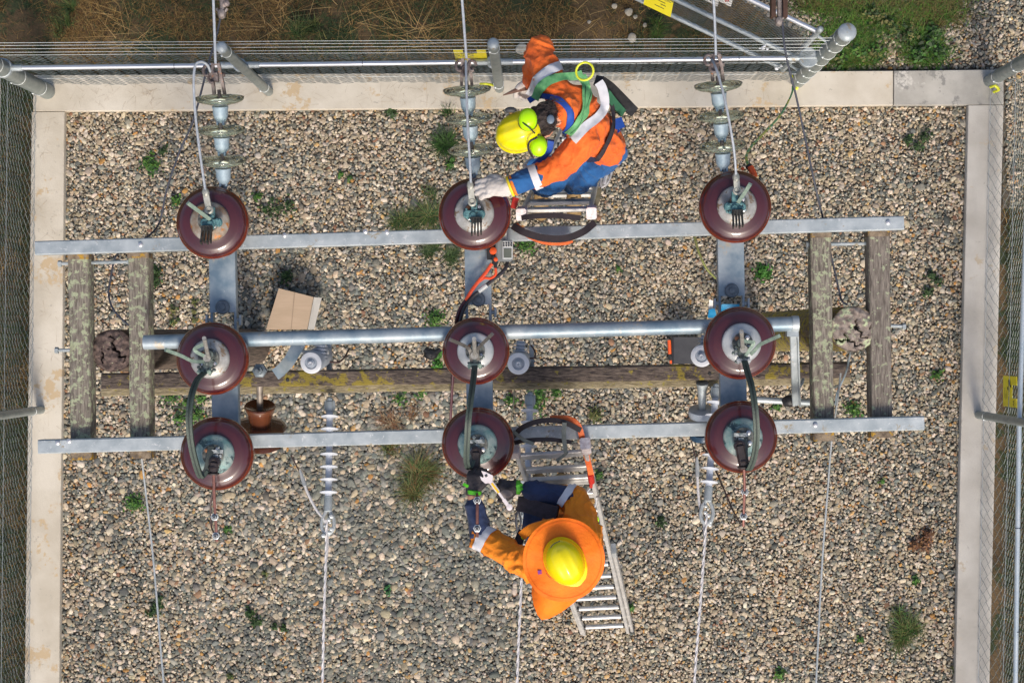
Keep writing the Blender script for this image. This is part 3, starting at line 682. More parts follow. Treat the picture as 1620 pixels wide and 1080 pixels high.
spots = {
 (0, 0): (335.5, 352, 1, CAPRUST, 'brown post insulator far left of the top row, cap streaked orange with rust'),
 (0, 1): (751, 338.5, 1, CAPM, 'brown post insulator under the white glove of the upper worker'),
 (0, 2): (1163.5, 327, 1, CAPM, 'brown post insulator at the right of the top row, below the right glass string'),
 (1, 0): (335.5, 567, 1, CAPM, 'brown post insulator at the left end of the pipe, long green horn pointing left'),
 (1, 1): (753, 555, .925, CAPWHITE, 'small brown post insulator in the centre, two dark horns forming a V'),
 (1, 2): (1171, 542.5, 1, CAPWHITE, 'brown post insulator near the hanging lever, long green horn pointing right'),
 (2, 0): (342.5, 717.5, 1.01, CAPVERD, 'brown post insulator lower left beside the cup shaped insulator, verdigris on its cap'),
 (2, 1): (756, 701.5, 1, CAPVERD, 'brown post insulator between the lower worker and the lower rail'),
 (2, 2): (1173, 691, 1, CAPVERD, 'brown post insulator at the right of the bottom row, beside the grey disc arrester')}
first = True
for (rw, cl), (px, py, sc_, cm, lab) in spots.items():
    bz = 4.921; c = P(px, py, bz + .19 * sc_)
    r = proto if first else copy_tree(proto)
    if first: first = False
    r.location = (c.x, c.y, bz); r.scale = (sc_, sc_, 1)
    tag(r, lab, 'insulator', 'brown post insulators on the stand'); r.rotation_euler.z = 0
    INS[(rw, cl)] = r
# every cap is of its own colour
for k_, (r, cm) in {k: (INS[k], spots[k][3]) for k in spots}.items(): cap(r, cm)
def hw(k, name, mt, fn, smooth=35):
    """a fitting on insulator k, built in the insulator's own frame"""
    r = INS[k]; b = MB(); fn(b)
    o = b.build(name, mt, r, smooth, origin=(0, 0, 0)) if False else None
    s = r.scale.x
    vs = [((x - r.location.x) / s, (y - r.location.y) / s, (z - r.location.z)) for x, y, z in b.v]
    b2 = MB(); b2.v = vs; b2.f = b.f; me = bpy.data.meshes.new(name); me.from_pydata(b2.v, [], b2.f)
    return link(name, me, mt, r, smooth)
BZ = 4.921
def pz(px, py, h): return P(px, py, BZ + h)
# top row: line clamps, horns, jaw fingers
for cl, (ex, ey, cx_, cy_) in enumerate(((325, 303, 331, 332), (744, 292, 747, 320), (1164.5, 279, 1166, 302))):
    k = (0, cl); px, py = spots[k][:2]
    def clamp(b):
        a_, c = pz(ex, ey, .36), pz(cx_, cy_, .345)
        d = (c - a_).normalized()
        b.lathe([(.012, -.02), (.019, -.005), (.021, .008), (.017, .026), (.013, .03)], a_, d, 8)
        sweep(b, [a_ + d * .02, a_ + (c - a_) * .6, c], .034, .024)
        b.lathe([(.012, -.014), (.024, -.014), (.025, .012), (.016, .018), (.010, .012)], c, n=18, cap=False)
        b.lathe([(.012, -.012), (.013, .004), (.002, .005)], c, n=10)
    hw(k, 'line_clamp', mk('pale_bronze_clamp', (.30, .30, .26), (.42, .42, .38), scale=30, rough=.5, metal=.4), clamp)
    def casting(b):
        c = pz(px - 1, py + 0, .33); b.box(c + V(0, .03, -.01), (.035, .11, .03)); b.box(c, (.10, .035, .03)); b.ball(c + V(-.004, -.01, .012), .024, 8)
        for s_ in (-1, 1): b.ball(c + V(s_ * .043, .0, 0), .022, 8, (1, 1.2, .7))
        for i in range(9): b.ball(c + V(R.uniform(-.045, .045), R.uniform(-.05, .03), R.uniform(-.01, .02)), R.uniform(.007, .013), 6)
    hw(k, 'terminal_casting', VERD, casting)
    def fingers(b):
        c = pz(px + (3 if cl else -8), py + 20, .36)
        for i in range(4):
            x = (-.024 + i * .016); b.bar(c + V(x, .045, 0), c + V(x * 1.1, -.05 + .008 * (i % 2), .035), .009, .035, .001)
        b.box(c + V(0, .038, 0), (.062, .03, .035))
    hw(k, 'contact_fingers', mk('blackened_contact_fingers', (.015, .016, .016), (.07, .065, .055), scale=40, rough=.5, metal=.3), fingers)
    if cl != 1:
        h0, h1 = ((332, 347, .35), (297, 321, .55)) if cl == 0 else ((1168, 320, .35), (1187, 291, .56))
        hw(k, 'arcing_horn', VERDP, lambda b: sweep(b, [pz(*h0), pz(*h1)], .021, .012))
# middle row: blade, horns, strap clamp
MID = {0: dict(c=(333, 568), blade=((330, 566, .34), (323, 535, .95)), h1=[(322, 572, .34), (305, 571, .40), (286, 562, .5), (262, 553, .62)], h2=[(330, 566, .36), (312, 557, .42), (309, 551, .44), (326, 543, .52)], cl=(324, 588)),
       1: dict(c=(751, 558), blade=((751, 562, .34), (750, 536, .95)), h1=[(746, 572, .34), (744, 556, .38), (737, 548, .42), (712, 537, .62)], h2=[(757, 570, .34), (755, 556, .38), (760, 547, .42), (779, 528, .62)], cl=(751, 578)),
       2: dict(c=(1173, 548), blade=((1175, 552, .34), (1173, 524, .95)), h1=[(1188, 560, .34), (1196, 552, .38), (1204, 544, .44), (1233, 531, .66)], h2=[(1180, 562, .36), (1192, 543, .42), (1188, 541, .44), (1175, 539, .5)], cl=(1176, 570))}
for cl, m_ in MID.items():
    k = (1, cl)
    hw(k, 'switch_blade', bpy.data.materials.get('tarnished_blade') or mk('tarnished_blade', (.24, .23, .21), (.45, .44, .41), scale=20, rough=.45, metal=.4), lambda b: b.tube([pz(*m_['blade'][0]), pz(*m_['blade'][1])], .0115, 14).tube([pz(*m_['blade'][0]), pz(*m_['blade'][0]) + V(0, 0, .05)], .022, 12))
    hm = VERDP if cl != 1 else mk('dark_grey_horn', (.09, .085, .08), (.16, .15, .14), scale=30, rough=.5, metal=.3)
    for hh in ('h1', 'h2'):
        hw(k, 'arcing_horn', hm, lambda b: sweep(b, smoothpath([pz(*q) for q in m_[hh]], 4), .019, .013))
    def bdy(b):
        c = pz(*m_['c'], .33); q = pz(*m_['cl'], .33)
        b.tube([c + V(0, .02, -.03), c + V(0, .02, .05)], .028, 12); b.bar(c, q, .05, .035, .004)
        for i in range(12): b.ball(c + (q - c) * R.random() + V(R.uniform(-.05, .05), R.uniform(-.02, .02), R.uniform(-.01, .03)), R.uniform(.007, .014), 6)
    hw(k, 'hinge_casting', mk('dark_stained_bronze', (.05, .055, .05), (.16, .20, .19), scale=46, rough=.5, metal=.3, spots=(.3, .36, .36), spot_scale=40, spot_at=.62), bdy)
    def clampb(b):
        q = pz(*m_['cl'], .34); b.box(q, (.075, .022, .03))
        for s_ in (-1, 1):
            b.lathe([(.012, -.02), (.012, .026), (.002, .028)], q + V(s_ * .03, 0, 0), n=6)
            b.tube([q + V(s_ * .03, -.02, .004), q + V(s_ * .03, .022, .004)], .007, 6)
    hw(k, 'strap_clamp', CAPWHITE if cl == 2 else VERDP, clampb)
# flexible straps from the middle to the bottom row
STR = {0: [(323, 590, .36), (312, 601, .45), (303, 625, .56), (299, 660, .60), (302, 700, .56), (310, 735, .46), (318, 754, .36), (326, 745, .34), (331, 725, .33), (334, 706, .31)],
       1: [(751, 580, .36), (749, 600, .46), (745, 630, .56), (741, 665, .60), (739, 700, .54), (738, 728, .44), (742, 740, .37), (748, 728, .35), (752, 712, .33), (754, 697, .31)],
       2: [(1178, 572, .36), (1183, 590, .46), (1190, 615, .56), (1195, 650, .60), (1197, 690, .55), (1193, 722, .45), (1185, 742, .36), (1180, 735, .34), (1178, 715, .33), (1178, 690, .31)]}
for cl, pts in STR.items():
    t = thing('flexible_strap', ['grey green braided strap looping down the left column, bowed left', 'grey green braided strap down the centre column to the black glove', 'grey green braided strap looping down the right column'][cl], 'braided strap', pz(*pts[0]), 'flexible braided straps')
    pp = smoothpath([pz(*q) for q in pts[:8]], 6)
    for i, o_ in enumerate((-.0088, .0088)):
        b = MB(); sweep(b, [p + V(o_ * 1.0, 0, .002 * i) for p in pp], .0165, .014); b.build('braid', BRAID, t, 40)
    b = MB(); sweep(b, [p + V(0, 0, .012) for p in pp[2:-4]], .006, .006); b.build('seam', mk('dark_seam', (.02, .03, .028), rough=.7) if cl == 0 else bpy.data.materials['dark_seam'], t)
    b = MB(); sweep(b, [p + V(0, 0, -.02) for p in pp[3:-6]], .03, .012); b.build('lower_braid', BRAID, t)
    b = MB(); sweep(b, smoothpath([pz(*q) for q in pts[6:]], 5), .036, .010, V(0.2, 0, 1)); b.build('lug', mk('dark_green_grey_lug', (.045, .055, .052), (.07, .08, .075), scale=20, rough=.5, metal=.2), t)
# bottom row castings and drop rods
for cl, (px, py) in enumerate(((338, 745), (752, 757), (1176, 735))):
    k = (2, cl); cx_, cy_ = spots[k][:2]
    def cast(b):
        c = pz(cx_ - 1, cy_ + 2, .31); b.box(c + V(0, .02, 0), (.085, .02, .02)); b.box(c + V(0, -.03, 0), (.03, .07, .03))
        for i in range(7): b.ball(c + V(R.uniform(-.04, .04), R.uniform(-.04, .045), 0), R.uniform(.006, .013), 6)
    hw(k, 'terminal_casting', mk('mottled_bronze', (.10, .13, .14), (.45, .47, .47), scale=40, rough=.5, metal=.2, lo=.4, hi=.6), cast)
    def blk(b):
        a_, c = pz(cx_ - 3, cy_ + 14, .33), pz(px, py, .33)
        b.lathe([(.02, -.02), (.033, -.018), (.033, .012), (.02, .018), (.012, .012)], a_, n=18)
        b.bar(a_, c, .05, .05, .008); b.lathe([(.03, -.02), (.036, -.012), (.024, -.004), (.024, .012), (.034, .02), (.03, .03)], c, (0, 1, 0), 14)
    hw(k, 'rod_clamp', mk('black_brown_bakelite', (.018, .012, .014), (.04, .03, .03), scale=20, rough=.4) if cl == 0 else bpy.data.materials['black_brown_bakelite'], blk)
ROD = {0: ((338, 748), (339, 790), (341, 818), (343, 856), (340, 817), (342, 847)), 1: ((754, 768), (755, 791), (755, 820), (755, 849), (755, 791), (755, 835)), 2: ((1177, 742), (1178, 770), (1177, 800), (1176, 832), (1178, 778), (1176, 816))}
for cl, pts in ROD.items():
    t = thing('copper_drop_rod', ['copper rod with two bolt heads and a loose wire loop, below the lower left insulator', 'copper rod with two bolt heads above the navy sleeve of the lower worker', 'copper rod with two bolt heads below the bottom right insulator'][cl], 'rod', pz(*pts[0], .32), 'copper rods with bolts')
    hs = (.32, .30, .28, .25) if cl != 1 else (.34, .54, .58, .57)
    b = MB(); b.tube(smoothpath([pz(*q, h) for q, h in zip(pts[:4], hs)], 4), .0085, 8); b.build('rod', COPPER, t)
    for q, h in ((pts[4], .28 if cl != 1 else .55), (pts[5], .26 if cl != 1 else .58)):
        b = MB(); c = pz(*q, h); b.lathe([(.021, -.012), (.021, .006), (.023, .01), (.012, .013), (.012, .022), (.002, .023)], c, n=6); o = b.build('bolt_head', mk('pale_zinc_nut', (.42, .46, .48), (.55, .58, .6), scale=30, rough=.4, metal=.4) if cl == 0 and q is pts[4] else bpy.data.materials['pale_zinc_nut'], t)
        b = MB(); b.lathe([(.0155, .012), (.0155, .0145), (.010, .015)], c, n=16); b.box(c + V(0, 0, .024), (.013, .013, .006)); b.build('nut_recess', CASE, o)
    if cl == 0:
        b = MB(); b.tube(smoothpath([pz(337, 775, .28), pz(333, 800, .24), pz(334, 830, .22), pz(338, 842, .25)], 5), .0045, 6); b.build('wire_loop', WIREB, t)

# ------------------------------------------------------------------ glass insulator strings and line conductors
SG = [dict(d=((348, 163), (350, 212), (352.5, 261)), end=(355, 292), top=(341, 100), lab='left of three green glass insulator strings, above the rusty capped insulator'),
      dict(d=((739.5, 149), (743, 194), (747, 243)), end=(750, 280), top=(737, 92), lab='three disc green glass insulator string in the middle, left of the upper worker'),
      dict(d=((1136.5, 142), (1140, 190), (1143, 237)), end=(1147, 272), top=(1132, 86), lab='three disc green glass insulator string on the right, beside the green and yellow earth wire')]
for i, s_ in enumerate(SG):
    t = thing('insulator_string', s_['lab'], 'insulator string', P(*s_['d'][0], 5.1), 'glass insulator strings')
    zz = (5.17, 5.13, 5.09)
    pts = [P(*q, z) for q, z in zip(s_['d'], zz)]
    ax0 = (pts[0] - pts[2]).normalized()
    ax = (ax0 + V(0, 0, .07)).normalized()
    for j, c in enumerate(pts):
        g = MB(); R_ = .139
        g.lathe([(.030, -.022), (.045, -.014), (.075, -.004), (.11, .004), (.132, .014), (R_, .026), (R_ - .001, .032), (.130, .030), (.122, .020), (.112, .034), (.104, .036), (.098, .018), (.086, .034), (.078, .036), (.070, .014), (.052, .020), (.035, .018)], c, ax, 48)
        g.build('glass_disc', GLASS, t, 50)
        m = MB(); m.lathe([(.018, -.118), (.022, -.112), (.030, -.100), (.040, -.082), (.043, -.06), (.043, -.036), (.046, -.03), (.046, -.02), (.03, -.014)], c, ax, 24); cp = m.build('metal_cap', BLUEG, t)
        m = MB(); q = c - ax * .112
        m.box(q + V(.017, 0, .012), (.011, .035, .03)); m.box(q + V(-.017, 0, .012), (.011, .035, .03)); m.box(q + V(0, .015, .02), (.020, .02, .02)); m.build('socket_eye', BLUEG, cp)
        m = MB(); m.tube([c + ax * .01, c + ax * .075], .011, 8); m.build('pin', RUST, cp)
    # tail to the stand
    m = MB(); e_ = P(*s_['end'], 5.06); m.tube([pts[2] - ax * .11, e_, V(e_.x, P(0, 372 - 10 * i, 4.84).y, 4.90)], .014, 8); m.build('tail_link', GALVD, t)
    top = P(*s_['top'], 5.24); base = pts[0] + ax * .05
    for sg in (-1, 1):
        m = MB(); sweep(m, [base + V(sg * .03, 0, 0), base + (top - base) * .5 + V(sg * .026, 0, .01), top + V(sg * .016, 0, 0)], .017, .03); m.build('clevis_plate', RUST, t)
    m = MB(); c = base + (top - base) * .62
    m.tube([c + V(-.045, 0, 0), c + V(.045, 0, 0)], .012, 8)
    for (dx, dy) in (((-.05, .02), (-.02, -.02), (.0, .03)) if i != 1 else ((-.035, .01), (.035, .01), (0, -.02))):
        q = c + V(dx, dy, .02); m.tube([q + V(math.cos(a) * .022, math.sin(a) * .03, .004 * a) for a in np.linspace(0, 5.2, 12)], .009, 7)
    m.box(c + V(-.01, -.01, .01), (.045, .06, .03)); m.build('dead_end_clamp', RUST, t)
LC = [((341, 101, 5.26), (339, 40, 5.3), (337.5, 0, 5.33), (325, -420, 5.8)), ((738, 93, 5.26), (734, 40, 5.3), (731, 0, 5.33), (700, -420, 5.8)), ((1132.5, 88, 5.26), (1131, 40, 5.3), (1129, 0, 5.33), (1112, -420, 5.8))]
for i, q in enumerate(LC):
    b = MB(); b.tube([P(*k) for k in q], .0078, 8); o = b.build('line_conductor', WIREA, origin=P(*q[0]))
    tag(o, ['grey line wire leaving the left glass string over the far fence', 'grey line wire leaving the middle glass string over the far fence', 'grey line wire leaving the right glass string past the gate'][i], 'overhead wire', 'line wires over the far fence')
JP = [[(333, 114, 5.25), (328, 103, 5.30), (318, 98, 5.34), (309, 104, 5.36), (306.5, 130, 5.36), (309, 180, 5.34), (316, 240, 5.32), (325, 302, 5.29)],
      [(737, 96, 5.27), (738, 140, 5.33), (740, 200, 5.34), (743, 250, 5.32), (745, 290, 5.29)],
      [(1126, 94, 5.25), (1134, 112, 5.33), (1146, 155, 5.36), (1156, 205, 5.35), (1162, 245, 5.32), (1164.5, 278, 5.29)]]
for i, q in enumerate(JP):
    b = MB(); b.tube(smoothpath([P(*k) for k in q], 6), .0075, 8); o = b.build('jumper_wire', WIREA, origin=P(*q[0]))
    tag(o, ['jumper wire looping left of the left glass string down to the rusty capped insulator', 'jumper wire lying straight over the middle glass string', 'jumper wire curving over the right glass string'][i], 'jumper wire', 'jumper wires to the top row')
EC = [([(352, -60, 5.0), (350, 14, 4.98), (343, 55, 4.96), (329, 104, 4.93), (306, 190, 4.9), (284, 240, 4.86), (264, 300, 4.82), (248, 360, 4.74), (205, 392, 4.66), (184, 404, 4.66), (175, 440, 4.68), (172, 468, 4.7), (181, 492, 4.74), (203, 514, 4.78)], 'dark thin cable sagging from the far left line bracket down to the left pole', WIRED),
      ([(1234, -60, 5.1), (1238, 40, 5.1), (1244, 90, 5.08), (1260, 155, 5.02), (1276, 230, 4.98), (1291, 300, 4.94), (1303, 350, 4.76), (1316, 410, 4.7), (1328, 462, 4.72), (1332, 476, 4.76), (1340, 482, 4.79)], 'dark thin cable from the brown bracket to the lichened right pole top', WIRED),
      ([(224, 722, 4.66), (232, 790, 4.66), (244, 900, 4.7), (259, 1080, 4.8), (290, 1400, 5.0)], 'thin grey stay wire running from the left timbers to the near edge', WIRE),
      ([(1330, 590, 4.6), (1324, 640, 4.6), (1316, 693, 4.62), (1309, 780, 4.65), (1300, 900, 4.7), (1291, 1080, 4.8), (1275, 1400, 5.0)], 'thin grey stay wire running from the right timbers to the near edge', WIRE),
      ([(1345, 560, 4.7), (1338, 590, 4.4), (1325, 620, 4.3), (1322, 640, 4.2)], 'short pale cable curling down beside the right pole', GALVD)]
for q, l, m_ in EC:
    b = MB(); b.tube(smoothpath([P(*k) for k in q], 6), .0062, 7); o = b.build('cable', m_, origin=P(*q[0])); tag(o, l, 'cable', 'thin cables on the stand')
for (x, y, mt, l) in ((1232, 12, BROWNST, 'dark brown steel strain bracket over the gate, at the far right'), (351, 0, RUST, 'rusty strain bracket cut by the frame edge at the far left')):
    t = thing('strain_bracket', l, 'bracket', P(x, y, 5.1), 'line brackets beyond the fence'); c = P(x, y, 5.1)
    if mt is BROWNST:
        for sg in (-1, 1):
            b = MB(); b.bar(c + V(sg * .034, .12, 0), c + V(sg * .034, -.06, 0), .028, .06, .003); b.build('side_plate', mt, t)
    else:
        b = MB()
        for k in range(5): b.ball(c + V(R.uniform(-.04, .04), R.uniform(-.03, .04), 0), .024, 7)
        b.box(c + V(0, .05, 0), (.1, .1, .03)); b.build('side_plate', RUST, t)
    b = MB(); b.tube([c + V(0, .1, .02), c + V(.003, -.07, 0)], .014, 8); b.ball(c + V(0, -.08, 0), .026, 8, (1, 1.3, 1)); b.tube([c + V(-.03, -.05, 0), c + V(0, -.1, 0), c + V(.03, -.05, 0)], .009, 6); b.build('shackle', mk('dull_forged_shackle', (.16, .13, .12), (.3, .26, .24), scale=40, rough=.5, metal=.4) if mt is BROWNST else bpy.data.materials['dull_forged_shackle'], t)

# ------------------------------------------------------------------ fittings on the cross timber
def lathe_thing(name, lab, cat, c, axis, prof, mt, group, n=32):
    t = thing(name, lab, cat, c, group); return t
# cup shaped brown insulator, lying away from the cross timber
t = thing('cup_insulator', 'brown glazed cup shaped insulator on a stem beside the lower left insulator', 'insulator', P(411, 625, 4.1), 'insulators on the cross timber')
a0 = P(411, 618, 4.1); ax = (P(412, 700, 3.95) - a0).normalized()
def along(a0, ax, d): return a0 + ax * d
b = MB(); b.tube([a0 - ax * .05, a0 + ax * .16], .021, 14); b.build('stem', mk('brown_steel_stem', (.16, .13, .11), (.28, .24, .2), scale=20, rough=.5, metal=.3), t)
b = MB(); b.lathe([(.03, .13), (.095, .105), (.101, .112), (.098, .125), (.080, .17), (.070, .22), (.066, .27)], a0, ax, 36); b.build('cup', BPORC, t, 50)
b = MB(); b.lathe([(.066, .24), (.14, .245), (.165, .255), (.168, .262), (.12, .275), (.07, .29), (.07, .33)], a0, ax, 40); b.build('skirt', BPORC, t, 50)
b = MB(); b.lathe([(.06, .33), (.065, .335), (.12, .345), (.138, .355), (.15, .375), (.12, .395), (.07, .40)], a0, ax, 40); b.build('lower_skirt', BPORC, t, 50)
# grey version at the right
t = thing('line_post_insulator', 'grey disc topped line post on a tapered stem, left of the bottom right insulator', 'insulator', P(1111, 612, 4.1), 'insulators on the cross timber')
a0 = P(1111, 606, 4.12); ax = (P(1110, 700, 3.95) - a0).normalized()
b = MB(); b.lathe([(.040, 0), (.032, .03), (.026, .10), (.024, .2), (.024, .24)], a0, ax, 20); b.build('stem', GALV, t)
b = MB(); b.lathe([(.05, .185), (.085, .188), (.088, .21), (.082, .235), (.04, .24)], a0, ax, 32); b.build('disc', ARRG, t, 50)
b = MB(); b.lathe([(.04, .29), (.12, .30), (.125, .31), (.10, .33), (.06, .335)], a0, ax, 32); b.build('lower_disc', CAPWHITE, t, 50)
b = MB(); b.lathe([(.06, .35), (.078, .352), (.078, .39), (.05, .395)], a0, ax, 24); b.build('base_ring', mk('dark_blue_ring', (.03, .09, .16), (.05, .13, .22), scale=20, rough=.35), t)
# finned arresters on the far side of the cross timber
for i, (fx, fy, x, y, l) in enumerate(((508, 548, 492, 574, 'finned grey arrester beside the curved strap, left of the middle'), (824, 545, 820, 572, 'finned grey arrester right of the centre insulator'), (1116, 536, 1110, 560, 'finned grey arrester half behind the right end insulator'))):
    t = thing('surge_arrester', l, 'arrester', P(x, y, 4.3), 'finned arresters')
    p0, p1 = P(fx, fy - 6, 4.22), P(fx - 2, fy + 24, 4.22); ax = (p1 - p0).normalized()
    b = MB(); b.tube([p0, p1], .028, 16); b.build('core', ARRG, t)
    for k in range(5):
        b = MB(); b.lathe([(.028, -.004), (.046, -.002), (.047, .001), (.028, .005)], p0 + ax * (.02 + .022 * k), ax, 24); b.build('fin', POLY, t)
    c0, c1 = P(x + (18 if i == 0 else 3 if i == 1 else 6), y - (12 if i == 0 else 3), 4.05), P(x, y + (0 if i == 0 else 3), 4.32); ax = (c1 - c0).normalized()
    L_ = (c1 - c0).length
    b = MB(); b.lathe([(.066, 0), (.070, .01), (.070, L_ - .01), (.066, L_), (.040, L_), (.036, L_ - .006), (.024, L_ - .006), (.022, L_ + .004), (.002, L_ + .006)], c0, ax, 36); b.build('canister', ARRG, t)
    b = MB(); b.lathe([(.040, L_ + .002), (.064, L_ + .003), (.068, L_ + .001)], c0, ax, 36, cap=False); b.lathe([(.002, L_ + .008), (.012, L_ + .02), (.015, L_ + .006)], c0, ax, 12); b.build('white_collar', WHITEP, t)
b = MB(); b.tube([P(470, 557, 4.2), P(520, 557, 4.2)], .015, 10); o = b.build('link_arm', CAPWHITE, origin=P(495, 557, 4.2)); tag(o, 'short pale link arm above the left finned arrester', 'link arm')
b = MB(); pts = [P(475, 542, 4.3), P(466, 556, 4.32), P(458, 570, 4.3), P(446, 584, 4.2), P(436, 592, 4.16)]
sweep(b, smoothpath(pts, 6), .075, .012); o = b.build('curved_strap', GALVD, origin=pts[2]); tag(o, 'curved galvanised strap wrapped beyond the end of the left pole', 'bracket')
for i, (x, y) in enumerate(((521, 566), (841, 567))):
    b = MB(); b.bar(P(x, y - 22, 4.0), P(x, y + 20, 4.0), .032, .05, .004); b.box(P(x, y + 4, 4.03), (.04, .02, .02)); o = b.build('steel_strap', GALV, origin=P(x, y, 4)); tag(o, ['narrow steel strap right of the left finned arrester', 'narrow steel strap right of the middle finned arrester'][i], 'bracket', 'narrow steel straps')
b = MB(); b.lathe([(.05, 0), (.045, .02), (.028, .03), (.024, .05), (.012, .052), (.012, .12)], P(411, 586, 4.16), n=6); o = b.build('through_bolt', mk('blue_grey_bolt', (.12, .15, .18), (.2, .23, .25), scale=20, rough=.5, metal=.3), origin=P(411, 586, 4.16)); tag(o, 'hexagonal through bolt on the mossy timber above the brown cup insulator', 'bolt')
# leads
def lead(pts, r, mt, lab, name='cable', cat='cable', group=None, n=7, k=6):
    b = MB(); b.tube(smoothpath([P(*q) for q in pts], k), r, n); o = b.build(name, mt, origin=P(*pts[0])); return tag(o, lab, cat, group)
lead([(522, 572, 4.2), (535, 573, 4.2), (545, 565, 4.1), (552, 552, 4.0)], .006, WIREB, 'short dark lead right of the left finned arrester', group='dark leads')
lead([(836, 567, 4.2), (846, 565, 4.2), (846, 555, 4.15), (840, 546, 4.1)], .006, WIREB, 'short curled dark lead right of the middle finned arrester', group='dark leads')
lead([(717, 588, 4.2), (715, 620, 4.15), (713, 660, 4.1), (712, 700, 4.0)], .009, mk('maroon_lead', (.07, .02, .03), (.1, .03, .04), scale=20, rough=.4), 'maroon lead passing behind the lower middle insulator', group='dark leads')
lead([(467, 622, 3.6), (462, 650, 3.3), (456, 680, 3.0)], .005, mk('olive_thin_wire', (.09, .09, .07), (.13, .13, .1), scale=20), 'thin olive wire dropping right of the brown cup insulator', group='dark leads')
lead([(814, 612, 3.8), (812, 640, 3.6), (808, 670, 3.4)], .005, bpy.data.materials['olive_thin_wire'], 'thin olive wire dropping left of the lower ladder', group='dark leads')
b = MB(); c = P(682, 560, 4.2); b.tube([P(672, 552, 4.2), P(683, 562, 4.2), P(697, 552, 4.2)], [.02, .03, .012], 10); b.ball(c, .038, 8, (1.2, 1, .8)); o = b.build('cable_clip', BLK, origin=c); tag(o, 'black lever clip left of the centre insulator', 'clip')

# long rod insulators with conductors running to the near edge
LR = [((522, 634, 4.15), (519, 816, 4.35), (0, 1, 2, 3, 4, 5, 6, 7), [(517, 822, 4.38), (516, 870, 4.4), (513, 960, 4.45), (510, 1090, 4.5), (503, 1400, 4.7)], 'pale long rod insulator and shackles left of the middle, over the lower rail'),
      ((839, 625, 4.15), (833, 800, 4.35), (0, 1, 2, 3, 4, 5, 6, 7), [(828, 860, 4.4), (823, 960, 4.45), (818, 1090, 4.5), (812, 1400, 4.7)], 'pale long rod insulator passing behind the lower ladder'),
      ((1133, 612, 4.15), (1119, 800, 4.35), (0, 1, 2, 3, 4, 5, 6, 7), [(1118, 812, 4.38), (1112, 900, 4.42), (1106, 980, 4.45), (1098, 1090, 4.5), (1082, 1400, 4.7)], 'pale long rod insulator partly under the bottom right insulator')]
for i, (a_, e_, sh_, cond, lab) in enumerate(LR):
    t = thing('long_rod_insulator', lab, 'insulator', P(*a_), 'long rod insulators')
    p, q = P(*a_), P(*e_); ax = (q - p).normalized(); L_ = (q - p).length
    b = MB(); b.tube([p + ax * .05, p + ax * (L_ - .09)], .0215, 16); b.build('rod', POLY, t)
    for k in range(7):
        b = MB(); b.lathe([(.022, -.003), (.055, .0), (.056, .003), (.022, .012)], p + ax * (.10 + (L_ - .22) * k / 6.4), ax, 28); b.build('shed', POLY, t)
    for (z0, z1, nm) in ((-.0, .07, 'end_fitting'), (L_ - .13, L_ - .03, 'end_fitting')):
        b = MB(); b.lathe([(.018, z0), (.026, z0 + .01), (.027, z1), (.022, z1 + .004)], p, ax, 14); b.build(nm, GALV, t)
    b = MB()
    s_ = ax.cross(V(0, 0, 1)).normalized()
    for sg in (-1, 1): b.tube([p + s_ * sg * .024 - ax * .0, p + s_ * sg * .026 + ax * .05, p + s_ * sg * .012 + ax * .08], .009, 6)
    b.ball(p - ax * .005, .022, 8); b.build('clevis', GALV, t)
    b = MB(); z = L_ - .03
    for sg in (-1, 1): b.tube(smoothpath([p + ax * z + s_ * sg * .012, p + ax * (z + .05) + s_ * sg * .036, p + ax * (z + .11) + s_ * sg * .034, p + ax * (z + .15)], 5), .0125, 7)
    for k in range(7): b.ball(p + ax * (z + .03 + .02 * k) + V(R.uniform(-.025, .03), 0, R.uniform(-.01, .02)), R.uniform(.01, .018), 6)
    b.build('shackle', WIRE, t)
    # two strands twisted together
    pts = smoothpath([P(*c) for c in cond], 40); b = MB()
    for s_i in (0, 1):
        sp = []; acc = 0
        for j in range(len(pts)):
            if j: acc += (pts[j] - pts[j - 1]).length
            an = acc / .12 * 2 * math.pi + s_i * math.pi; sp.append(pts[j] + V(math.cos(an), 0, math.sin(an)) * .0042)
        b.tube(sp, .0056, 6)
    o = b.build('twisted_conductor', WIREW, origin=pts[0]); tag(o, ['white twisted line running from the left long rod to the near edge', 'white twisted line coming out below the lower worker', 'white twisted line running from the right long rod to the near edge'][i], 'overhead wire', 'white twisted lines')
def crimp(pts, lab):
    t = thing('dropper_lead', lab, 'cable', P(*pts[0]), 'white dropper leads'); pp = smoothpath([P(*q) for q in pts], 6)
    b = MB(); b.tube(pp, .0085, 8); b.build('wire', WIREW, t)
    b = MB(); b.tube([pp[0] + (pp[0] - pp[2]).normalized() * .06, pp[0], pp[3]], [.007, .0135, .0135], 10); b.build('crimp', CAPWHITE, t)
    b = MB(); d = (pp[0] - pp[2]).normalized(); b.tube([pp[0] + d * .02, pp[0] + d * .16 + V(-.03, 0, -.02)], .004, 6); b.build('tail', WIREB, t)
crimp([(479, 757, 4.3), (487, 780, 4.32), (500, 805, 4.34), (514, 824, 4.36), (518, 845, 4.36), (517, 880, 4.38)], 'pale dropper lead slanting to the left white line, free upper end')
crimp([(1103, 738, 4.3), (1104, 770, 4.32), (1107, 800, 4.34), (1113, 825, 4.36), (1115, 850, 4.38)], 'pale dropper lead hanging below the grey line post at the right')
lead([(1112, 706, 3.95), (1122, 722, 4.1), (1135, 750, 4.2), (1148, 780, 4.3), (1160, 808, 4.4), (1172, 829, 5.0)], .006, WIREB, 'brown lead curving from the grey line post to the right copper rod', group='dark leads')
lead([(1102, 718, 4.0), (1103, 736, 4.3)], .006, WIREB, 'short brown tail above the right pale dropper lead', group='dark leads')

